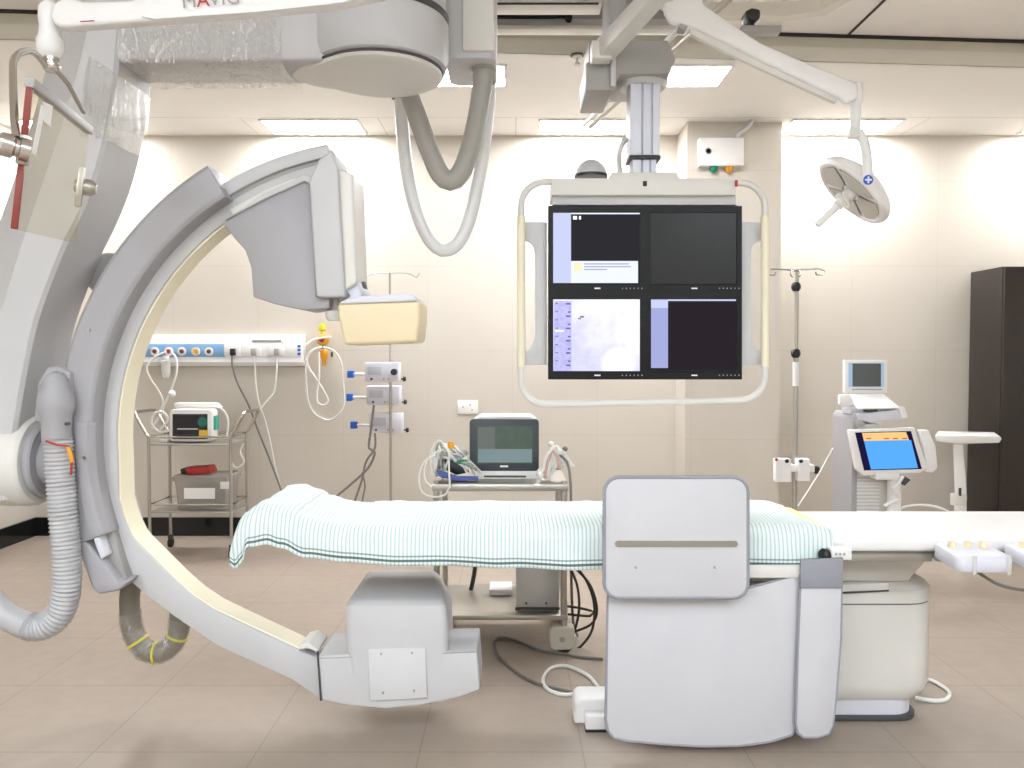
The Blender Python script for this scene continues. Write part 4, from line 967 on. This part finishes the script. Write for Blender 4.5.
cord('pump_cable', 'short dark cable curving behind the lowest syringe pump cable', [P(x, y, 5.82) for x, y in [(362, 472), (365, 486), (362, 504)]]+[Vector((-1.1, 5.85, .2)), Vector((-1.12, 5.9, .01))], .006, GCORD)

# ------------------------------------------------------------------ right drip stand
ds, X, z = drip(795.5, 5.0, 270, 'taller steel drip stand with black collars right of the boxed column', .012, 353, .5)
q = P(795.5, 268, 5.0)
for s in (-1, 1):
    G().tube([P(795.5, 270, 5.0), P(795.5+s*12, 269.5, 5.0), P(795.5+s*24, 269, 5.0), P(795.5+s*29, 271, 5.0), P(795.5+s*27, 275, 5.0), P(795.5+s*21, 275, 5.0), P(795.5+s*20, 272, 5.0)], .0055, 7).out('hook', CHROME, ds)
    G().tube([P(795.5, 271, 4.99), P(795.5+s*4, 271, 4.94), P(795.5+s*5, 275, 4.9), P(795.5+s*3, 277, 4.92)], .005, 7).out('hook', CHROME, ds)
for y in (286.5, 353):
    c = P(796 if y < 300 else 795.7, y, 5.0); G().lathe(c, (0, 0, 1), [(0, -.03), (.018, -.03), (.028, -.014), (.03, 0), (.026, .016), (.016, .026), (0, .026)], 16).out('collar', BLACK, ds)
G().rod((X, 5.0, z(386)), (X, 5.0, z(362)), .0195, 14).out('white_tape', PAPER, ds)
t = thing('pole_clamp_box', 'pair of white holder plates clamped on the right drip stand', 'holder', P(794, 482, 4.98), None)
G().pbox(776, 459, 791, 482, 4.93, 4.99, bev=.004).out('left_plate', PAPER, t)
G().pbox(798, 459, 810, 481, 4.93, 4.99, bev=.004).out('right_plate', PAPER, t)
G().pbox(781, 465, 815, 472, 4.955, 5.03, bev=.004).out('clamp_bar', WHITE, t)
for px, py, m in ((787, 461, BLACK), (801, 461, BLACK), (776.5, 459.5, RED)): G().ball(P(px, py, 4.925), .013 if m is BLACK else .01, 10).out('knob', m, t)
q = P(812, 470, 4.97); G().lathe(q, (1, 0, 0), [(0, 0), (.008, 0), (.01, .015), (.026, .02), (.024, .04), (0, .042)], 14).out('side_knob', BLACK, t)
cord('stand_cord', 'thin white cord slanting from the imaging console down to the table', [P(833, 448, 5.0), P(818, 475, 4.9), P(808, 491, 4.85), P(798, 506, 4.8)], .0045, WCORD)

# ------------------------------------------------------------------ left trolley
LF, LB = 5.75, 6.1; lx0, lx1 = -2.62, -2.03; tz = .83
lt = thing('steel_trolley', 'steel trolley with looped handles under the wall outlet rail at left', 'trolley', (-2.32, 5.93, 0))
def tray(z, nm, guard):
    G().box(lx0, lx1, LF, LB, z-.012, z, bev=.003).out(nm, STEEL, lt)
    G().tube([(lx0, LF, z+guard), (lx1, LF, z+guard), (lx1, LB, z+guard), (lx0, LB, z+guard)], .007, 8, closed=True, smooth=False).out('guard_rail', CHROME, lt)
tray(tz, 'top_shelf', .05); tray(.34, 'lower_shelf', .05)
for x, y in ((lx0, LF), (lx1, LF), (lx0, LB), (lx1, LB)):
    G().rod((x, y, .08), (x, y, tz+.06), .0115, 12).out('leg', STEEL, lt)
    cs = G().box(x-.014, x+.014, y-.02, y+.02, .05, .1, bev=.004).out('caster', DKGREY, lt)
    G().lathe((x-.012, y, .036), (1, 0, 0), [(0, 0), (.036, 0), (.036, .024), (0, .024)], 16).out('wheel', RUBBER, cs)
for x, s in ((lx0, -1), (lx1, 1)):
    G().tube([(x, LF, tz+.055), (x+s*.03, LF, tz+.1), (x+s*.085, LF, tz+.2), (x+s*.1, LF+.02, tz+.225), (x+s*.1, LF+.1, tz+.23), (x+s*.1, LB-.02, tz+.225), (x+s*.085, LB, tz+.2), (x+s*.03, LB, tz+.1), (x, LB, tz+.055)], .0125, 10).out('handle', CHROME, lt)
mn = thing('patient_monitor', 'small white patient monitor with a green dial mark on the left trolley', 'patient monitor', P(190, 441, 5.82))
G().pprism(rr_px(169.5, 409.5, 212, 441.5, 4), 5.82, 5.94, bev=.006).out('casing', WHITE, mn)
screen_part(mn, [(172.5, 414, 207.5, 439, 0), (174, 415.5, 199, 434, 1), (177, 428.5, 198, 429.4, 2)], [BLACK, mat('small_screen_black', (34, 32, 36), .25), PAPER], 5.817)
q = P(202.5, 422, 5.816); G().lathe(q, (0, -1, 0), [(0, 0), (.035, 0), (.035, .002), (0, .002)], 20).out('green_patch', mat('deep_green_patch', (20, 110, 92), .5), mn)
G().pbox(199, 430, 208, 437, 5.812, 5.818).out('yellow_patch', mat('amber_patch', (226, 186, 70), .5), mn)
G().pbox(211, 416, 216, 430, 5.85, 5.92, bev=.004).out('green_knob', mat('teal_green', (60, 160, 140), .5), mn)
G().pprism([(174, 403), (213, 403), (218, 408), (174, 408)], 5.95, 6.06, bev=.004).out('printer_box', WHITE, None, 'flat white box standing behind the small patient monitor', 'box').location.z += 0
o = bpy.data.objects['printer_box']
G().box(P(176, 400, 5.97).x, P(212, 400, 5.97).x, 5.97, 6.05, tz+.002, P(190, 408, 5.97).z-.001, bev=.004).out('box_stand', OFFW, None, 'pale stand block behind the small patient monitor under the flat box', 'stand')
t = thing('storage_box', 'clear brownish plastic storage box with paper label on the lower trolley shelf', 'storage box', (-2.29, 5.9, .342))
g = G(); g.loft([[(x, y, z_) for x, y in rrect(-2.46+i_, -2.07-i_, 5.79+i_, 6.06-i_, .03, 4)] for z_, i_ in ((.345, .015), (.56, 0))]); g.out('body', CLEARB, t)
g = G(); g.loft([[(x, y, z_) for x, y in rrect(-2.475+i_, -2.055-i_, 5.775+i_, 6.075-i_, .03, 4)] for z_, i_ in ((.555, 0), (.585, 0), (.595, .012))]); g.out('lid', CLEARB, t)
G().pbox(184, 488, 215, 499, 5.786, 5.79).out('paper_label', PAPER, t)
G().box(-2.40, -2.14, 5.86, 6.0, .36, .5, bev=.02).out('contents', mat('box_contents', (112, 98, 84), .7), t)
G().pbox(220, 482, 229, 489, 5.77, 5.785, bev=.003).out('clasp', PAPER, t)
t = thing('red_case', 'small red case with a black end on the clear storage box', 'case', P(198, 474, 5.82))
G().pprism([(185, 468), (208, 466.5), (211, 473), (187, 476)], 5.82, 5.96, bev=.006).out('body', RED, t)
G().pprism([(180, 469), (186, 468), (187, 475), (181, 474)], 5.83, 5.95, bev=.004).out('end', BLACK, t)
for i, (pts, lb) in enumerate((([(172, 430), (160, 432), (152, 424), (154, 414), (163, 412), (168, 420), (160, 430)], 'coiled white cable on the left trolley beside the small patient monitor'),
        ([(207, 406), (220, 408), (227, 416), (228, 428), (226, 438)], 'white cable curving from the small patient monitor to the right trolley handle'),
        ([(243, 444), (240, 452), (244, 462), (236, 468), (230, 460)], 'pale tubing dangling from the right end of the left trolley'))):
    cord('white_cable', lb, [P(x, y, 5.9+.05*i) for x, y in pts], .008, WCORD)
for i, m in enumerate((WCORD, HOSEG, PAPER)):
    q = Vector((-2.55+.04*i, 5.85+.05*i, tz+.002)); G().box(q.x-.03, q.x+.03, q.y-.02, q.y+.02, q.z, q.z+.022+.006*i, bev=.006).out('supply_packet', m, None, ('front', 'middle', 'rear')[i]+' pale supply packet at the left end of the left trolley top', 'packet', 'packets on the left trolley')

# ------------------------------------------------------------------ wall outlet rail
wr = thing('outlet_rail', 'long white medical outlet rail with a blue strip on the back wall', 'outlet rail', P(222, 366, 6.42))
X0, X1 = P(138, 350, 6.42).x, P(303.5, 350, 6.42).x; zz = lambda y: P(220, y, 6.42).z
G().loft([[(x, y, z_) for y, z_ in ((6.499, zz(366)), (6.44, zz(366)), (6.41, zz(362)), (6.42, zz(357.5)), (6.42, zz(342.5)), (6.44, zz(336)), (6.499, zz(334.5)))] for x in (X0, X1)], bev=.003).out('housing', WHITE, wr)
G().pbox(143, 344, 225, 357, 6.414, 6.424, bev=.001).out('blue_strip', BLUEP, wr)
G().pbox(226, 343, 301, 357, 6.412, 6.424, bev=.001).out('socket_strip', WHITE, wr)
G().pbox(252, 340, 281, 341.8, 6.41, 6.43).out('dark_slot', GREYM, wr)
for i, px in enumerate((155, 169, 182, 196, 209)):
    q = P(px, 351.5, 6.414); o = G().lathe(q, (0, -1, 0), [(0, -.005), (.034, -.005), (.034, .012), (.022, .014), (.02, .006), (0, .006)], 22).out('gas_outlet', PAPER if i != 3 else CREAM, wr)
    G().lathe(q+Vector((0, -.006, 0)), (0, -1, 0), [(0, 0), (.017, 0), (.015, .01), (0, .01)], 16).out('valve', (DKRED, RED, DKRED, ORANGE, mat('brown_valve', (110, 70, 20), .5))[i], o)
for i, px in enumerate((232, 253, 276)):
    s_ = G().pbox(px-8, 344.5, px+8, 356, 6.405, 6.414, bev=.002).out('socket_plate', PAPER, wr)
    G().pbox(px-2.5, 348.5, px+2.5, 355.5, 6.37, 6.408, bev=.006).out('plug', (BLACK, GREYM, HOSEG)[i], s_)
for i in range(3): G().pbox(297.5, 345+i*3.8, 300.5, 347.5+i*3.8, 6.409, 6.413).out('blue_mark', BLUE, wr)
G().pbox(282.5, 341, 283, 356, 6.41, 6.413).out('joint', GREYM, wr)
cord('power_lead', 'dark cord hanging from the leftmost plug of the wall outlet rail', [P(x, y, Y_) for x, y, Y_ in [(232, 354, 6.38), (232.5, 366, 6.37), (238, 384, 6.38), (249, 406, 6.4), (258, 430, 6.4), (270, 460, 6.38), (281, 490, 6.34)]]+[Vector((-1.78, 6.3, .2)), Vector((-1.74, 6.25, .012))], .008, GCORD)
cord('power_lead', 'white cord curling below the middle plug of the wall outlet rail', [P(x, y, 6.39) for x, y in [(253, 355), (255, 368), (256, 385), (259, 402), (265, 420), (270, 440), (276, 470), (282, 492)]]+[Vector((-1.8, 6.36, .2)), Vector((-1.79, 6.3, .01))], .006, WCORD)
cord('power_lead', 'white cord hanging from the rightmost plug of the wall outlet rail', [P(x, y, 6.38) for x, y in [(276, 355), (277, 366), (276, 378), (274, 392), (266, 402), (259, 411)]], .007, WCORD)
cord('air_hose', 'white air hose looping down from the second gas outlet', [P(x, y, 6.35) for x, y in [(166, 352), (155, 357), (147, 367), (150, 378), (158, 390), (163, 402), (160, 412), (156, 425)]], .008, WCORD)
cord('air_hose', 'white air hose falling right of the second gas outlet to the trolley', [P(x, y, 6.33) for x, y in [(171, 352), (176, 358), (177, 370), (174, 382), (170, 393), (165, 404), (160, 416), (152, 428)]], .009, WCORD)
t = thing('suction_fitting', 'clear bottle fitting under the second gas outlet', 'fitting', P(166, 376, 6.36)); q = P(166, 372, 6.37)
G().lathe(q, (0, 0, 1), [(0, -.05), (.02, -.05), (.03, -.03), (.034, .02), (.034, .09), (.02, .1), (0, .1)], 16).out('bottle', TUBEC, t)
G().lathe(q+Vector((0, 0, .1)), (0, 0, 1), [(0, 0), (.026, 0), (.026, .03), (0, .03)], 14).out('cap', WHITE, t)
q = P(172, 394, 6.33); G().ball(q, .03, 10, (1, .8, 1.1)).out('hose_connector', PAPER, None, 'white connector where the two air hoses meet above the trolley', 'connector')

# oxygen flowmeter
q0 = P(322.5, 340, 6.40); fm = thing('flowmeter', 'yellow oxygen flowmeter on the back wall right of the outlet rail', 'flowmeter', q0)
zq = lambda y: P(322.5, y, 6.40).z
G().lathe((q0.x, 6.40, 0), (0, 0, 1), [(0, zq(333.5)), (.012, zq(333.5)), (.014, zq(331)), (.028, zq(330)), (.03, zq(326)), (.024, zq(324)), (0, zq(323.5))], 18).out('control_knob', YELLOW, fm)
G().lathe((q0.x, 6.499, q0.z), (0, -1, 0), [(0, 0), (.03, 0), (.03, .05), (.042, .06), (.044, .11), (.034, .13), (0, .13)], 24).out('body', ORANGE, fm)
G().lathe((q0.x, 6.37, q0.z), (0, -1, 0), [(0, 0), (.02, 0), (.018, .012), (0, .012)], 18).out('dial', DKRED, fm)
G().lathe((q0.x, 6.40, 0), (0, 0, 1), [(0, zq(350)), (.012, zq(350)), (.012, zq(344)), (0, zq(344))], 14).out('stem', GREEN, fm)
G().lathe((q0.x+.012, 6.40, 0), (0, 0, 1), [(0, zq(366)), (.014, zq(366)), (.018, zq(360)), (.03, zq(357)), (.036, zq(352)), (.024, zq(349)), (0, zq(349))], 18).out('bottle', ORANGE, fm)
G().ball(P(332, 354.5, 6.38), .016, 10, (.7, .7, 1.5)).out('green_tag', mat('dark_green', (30, 90, 50), .5), fm)
cord('oxygen_tube', 'thick white tube looping down left of the flowmeter', [P(x, y, 6.36) for x, y in [(331, 337, ), (322, 338), (313, 340), (306, 345)]], .009, WCORD)
cord('oxygen_tube', 'white tube twisting below the yellow flowmeter', [P(x, y, 6.35) for x, y in [(322, 347), (313, 350), (307, 358), (309, 368), (317, 380), (325, 393), (328, 401), (324, 405), (318, 403), (317, 393), (319, 378), (319, 352)]], .009, WCORD)
cord('oxygen_tube', 'clear outer tube hanging in a wide loop under the flowmeter', [P(x, y, 6.34) for x, y in [(323, 347), (334, 351), (341, 362), (343, 380), (344, 404), (338, 415), (328, 420), (315, 414), (308, 400), (306, 375), (306, 360)]], .008, TUBEC)
t = thing('wall_socket', 'white wall socket plate above the middle trolley', 'socket', P(467, 414, 6.48))
G().pbox(457.5, 400.5, 478, 414, 6.485, 6.499, bev=.004).out('plate', PAPER, t)
for px, py in ((470, 405), (472, 410), (463, 407)): G().pbox(px-.6, py-1, px+.6, py+1, 6.48, 6.487).out('hole' if px > 465 else 'switch_rocker', GREYM, t)

# alarm box on the column
t = thing('wall_mounted_alarm_box', 'white wall box with green and orange lamps high on the boxed column', 'alarm box', P(721, 166, 6.06))
G().pbox(699.5, 137.5, 744, 165.5, 6.05, 6.129, bev=.006).out('box', WHITE, t)
for px, m, nm in ((714, GREEN, 'green_lamp'), (729, ORANGE, 'orange_lamp')):
    q = P(px, 165.5, 6.09); G().lathe(q, (0, 0, -1), [(0, 0), (.03, 0), (.03, .015), (.024, .04), (.012, .052), (0, .054)], 18).out(nm, m, t)
for i in range(4): G().lathe(P(708.5, 151, 6.047), (0, -1, 0), [(.004+.006*i, 0), (.007+.006*i, 0), (.007+.006*i, .002), (.004+.006*i, .002)], 18).out('speaker_ring', GANT, t)
G().tube([P(737, 138, 6.08), P(738, 134, 6.08), P(744, 130, 6.08), P(750, 124, 6.08), P(752, 118, 6.08)], .018, 12).out('conduit', GANT, t)

# ------------------------------------------------------------------ imaging console at right
YC = 5.0
ic = thing('imaging_console', 'white and grey mobile imaging console with a blue touch display behind the table', 'imaging console', (P(875, 500, YC).x, 5.2, 0))
xs = lambda px, Y=YC: P(px, 450, Y).x; zc = lambda y, Y=YC: P(870, y, Y).z
G().prism([(xs(852), .08), (xs(858), .08), (xs(858), zc(413)), (xs(855), zc(413)), (xs(852), zc(418))], YC, 5.32, bev=.012).out('side_column', LILAC, ic)
bd = G().prism([(xs(853), .08), (xs(896), .08), (xs(896), zc(440)), (xs(880), zc(424)), (xs(853), zc(424))], YC+.02, 5.31, bev=.008).out('body', OFFW, ic)
for i in range(12): G().box(xs(856), xs(881), YC+.006, YC+.024, zc(476+i*3.6)-.004, zc(476+i*3.6)+.004, bev=.002).out('louvre', WHITE, bd)
G().box(xs(848), xs(908), YC-.06, 5.36, .04, .1, bev=.02).out('base', LILAC, ic)
for x in (851, 905):
    for y in (4.98, 5.33): G().lathe((xs(x)-.015, y, .04), (1, 0, 0), [(0, 0), (.04, 0), (.04, .03), (0, .03)], 16).out('wheel', RUBBER, ic)
G().pprism([(858, 414), (904, 409), (908, 414), (906, 419), (860, 422)], YC-.03, YC+.22, bev=.006).out('top_shelf', LILAC2, ic)
G().pprism([(899, 406), (905, 407), (908, 418), (902, 418)], YC-.05, YC, bev=.006).out('shelf_corner', WHITE, ic)
dp = [(849.5, 430), (915, 427.5), (928, 468), (921, 473), (864, 476), (857, 470)]
G().pprism(dp, YC-.1, YC-.05, bev=.008).out('touch_display', WHITE, ic)
screen_q = lambda pts, y: [P(a, b, y) for a, b in pts]
g = G(); g.m(0).quad(screen_q([(855, 432.5), (911, 431), (922, 469), (864, 470.5)], 4.8975)); g.m(1).quad(screen_q([(864, 441), (911, 440), (918, 468), (871, 469.5)], 4.897)); g.m(2).quad(screen_q([(862, 433), (906, 432), (909, 440), (864, 441)], 4.8968))
for a in (866, 884, 893, 902): g.m(3).quad(screen_q([(a, 438), (a+5, 437.8), (a+5.3, 439), (a+.3, 439.2)], 4.8964))
g.out('display_screen', [emis('screen_navy', (30, 24, 60), 1), emis('screen_blue', (86, 166, 250), 1.0), emis('screen_orange', (252, 196, 130), 1.0), emis('screen_brown', (160, 110, 70), 1)], ic, normals=False)
G().pprism([(919, 430), (929, 430), (936, 446), (938, 468), (933, 473), (926, 472), (924, 452)], YC-.08, YC-.03, bev=.01, seg=3).out('side_paddle', WHITE, ic)
G().rod((xs(890), YC-.06, .1), (xs(890), YC-.06, zc(474)), .04, 16).out('display_post', WHITE, ic)
G().pbox(876, 473, 900, 480, YC-.11, YC-.02, bev=.006).out('display_bracket', WHITE, ic)
G().pprism([(896, 474), (905, 476), (911, 480), (905, 486), (899, 482)], YC-.05, YC, bev=.004).out('black_bracket', DKGREY, ic)
G().tube([P(x, y, 4.88) for x, y in [(903, 476), (898, 484), (893, 488), (898, 494), (900, 499), (892, 502), (884, 506)]], .011, 8).out('coiled_lead', WHITE, ic)
G().pprism([(855, 420), (864, 421), (866, 426), (857, 428)], YC-.06, YC, bev=.003).out('pivot', GREYM, ic)
# small laptop-like unit on top
lp_ = thing('keyboard_unit', 'small white flip-screen unit on top of the imaging console', 'flip-screen unit', P(868, 411, 5.02))
fbk = [P(848, 393.5, 5.2), P(884, 393.5, 5.2)]; ffr = [P(857, 408, 4.96), P(899, 407, 4.96)]
g = G(); dn = Vector((0, 0, -.03)); g.loft([[fbk[0], fbk[1], ffr[1], ffr[0]], [fbk[0]+dn, fbk[1]+dn, ffr[1]+dn*.4, ffr[0]+dn*.4]], bev=.005); g.out('keyboard_base', WHITE, lp_)
G().pbox(866, 408, 878, 412, 4.98, 5.1, bev=.003).out('foot', DKGREY, lp_)
G().pbox(850, 408, 895, 414, 5.02, 5.15, bev=.003).out('stand_plate', LILAC2, lp_)
G().pprism([(840, 395), (850, 394), (853, 400), (853, 405), (843, 408), (840, 404)], 5.05, 5.09, bev=.006).out('side_lug', WHITE, lp_)
G().pbox(844.5, 360, 887.5, 393, 5.2, 5.235, bev=.005).out('lid', WHITE, lp_)
screen_part(lp_, [(848.5, 363, 884, 387, 0), (852.5, 363.5, 881, 386.5, 1)], [mat('pale_blue_trim', (176, 208, 240), .4), mat('grey_glass_screen', (82, 88, 88), .2)], 5.198)
G().pbox(852, 389, 882, 390, 5.196, 5.2).out('trim_line', GREYM, lp_)
# side tray stand
st_ = thing('side_tray_stand', 'white tray on a slim leaning post right of the imaging console', 'tray stand', P(960, 508, 5.9))
G().loft([[P(x, y, 5.8) for x, y in ((935, 435), (1000, 436), (1002, 439), (999, 443), (958, 444), (936, 441))], [P(x, y, 6.1) for x, y in ((938, 431), (994, 432), (996, 435), (993, 438), (958, 439), (939, 437))]], bev=.006).out('tray', WHITE, st_)
G().loft([[P(x, 444, 5.85) for x in (953, 963)]+[P(x, 444, 5.92) for x in (963, 953)], [P(x, 498, 5.85) for x in (955, 967)]+[P(x, 498, 5.92) for x in (967, 955)], [(P(955, 498, 5.85).x, 5.85, .05), (P(967, 498, 5.85).x, 5.85, .05), (P(967, 498, 5.85).x, 5.92, .05), (P(955, 498, 5.85).x, 5.92, .05)]], bev=.006).out('post', WHITE, st_)
G().pbox(954, 494, 967, 506, 5.845, 5.9, bev=.006).out('post_collar', OFFW, st_)
G().pbox(959, 488, 961.5, 496, 5.844, 5.852).out('slot', DKGREY, st_)
G().box(P(945, 498, 5.85).x, P(978, 498, 5.85).x, 5.75, 6.0, 0, .05, bev=.015).out('base', OFFW, st_)
cord('console_cable', 'white cable arching behind the table between console and side tray post', [P(x, y, 5.05) for x, y in [(896, 512), (905, 507), (920, 505), (936, 507), (948, 512)]], .009, WCORD)

# ------------------------------------------------------------------ dark cabinet
cbn = thing('cabinet', 'tall dark brown wooden cabinet at the right edge', 'cabinet', (4.2, 6.26, 0))
G().box(3.70, 4.72, 6.06, 6.478, .0, 2.14, bev=.004).out('body', WOOD, cbn)
for x0, x1 in ((3.705, 4.205), (4.215, 4.715)):
    d_ = G().box(x0, x1, 6.035, 6.058, .09, 2.125, bev=.003).out('door', WOOD, cbn)
    hx = x1-.05 if x0 < 4 else x0+.05
    G().tube([(hx, 6.035, 1.0), (hx, 6.005, 1.0), (hx, 6.005, 1.15), (hx, 6.035, 1.15)], .007, 8, smooth=False).out('handle', STEEL, d_)

# ------------------------------------------------------------------ camera, world, view
cam = bpy.data.cameras.new('camera'); co = bpy.data.objects.new('camera', cam); C.objects.link(co)
co.location = (0, 0, EYE); co.rotation_euler = (R(90)-PIT, 0, 0)
cam.sensor_width = 36; cam.lens = F/1024*36; cam.clip_start = .05; cam.clip_end = 60
sc = bpy.context.scene; sc.camera = co
w = bpy.data.worlds.new('world'); sc.world = w; w.use_nodes = True
w.node_tree.nodes['Background'].inputs[0].default_value = (.9, .92, 1, 1); w.node_tree.nodes['Background'].inputs[1].default_value = .3
sc.view_settings.view_transform = 'Standard'; sc.view_settings.look = 'None'; sc.view_settings.exposure = 0.22; sc.view_settings.gamma = 1
sc.view_settings.use_curve_mapping = False
sc.cycles.max_bounces = 10; sc.cycles.transparent_max_bounces = 16
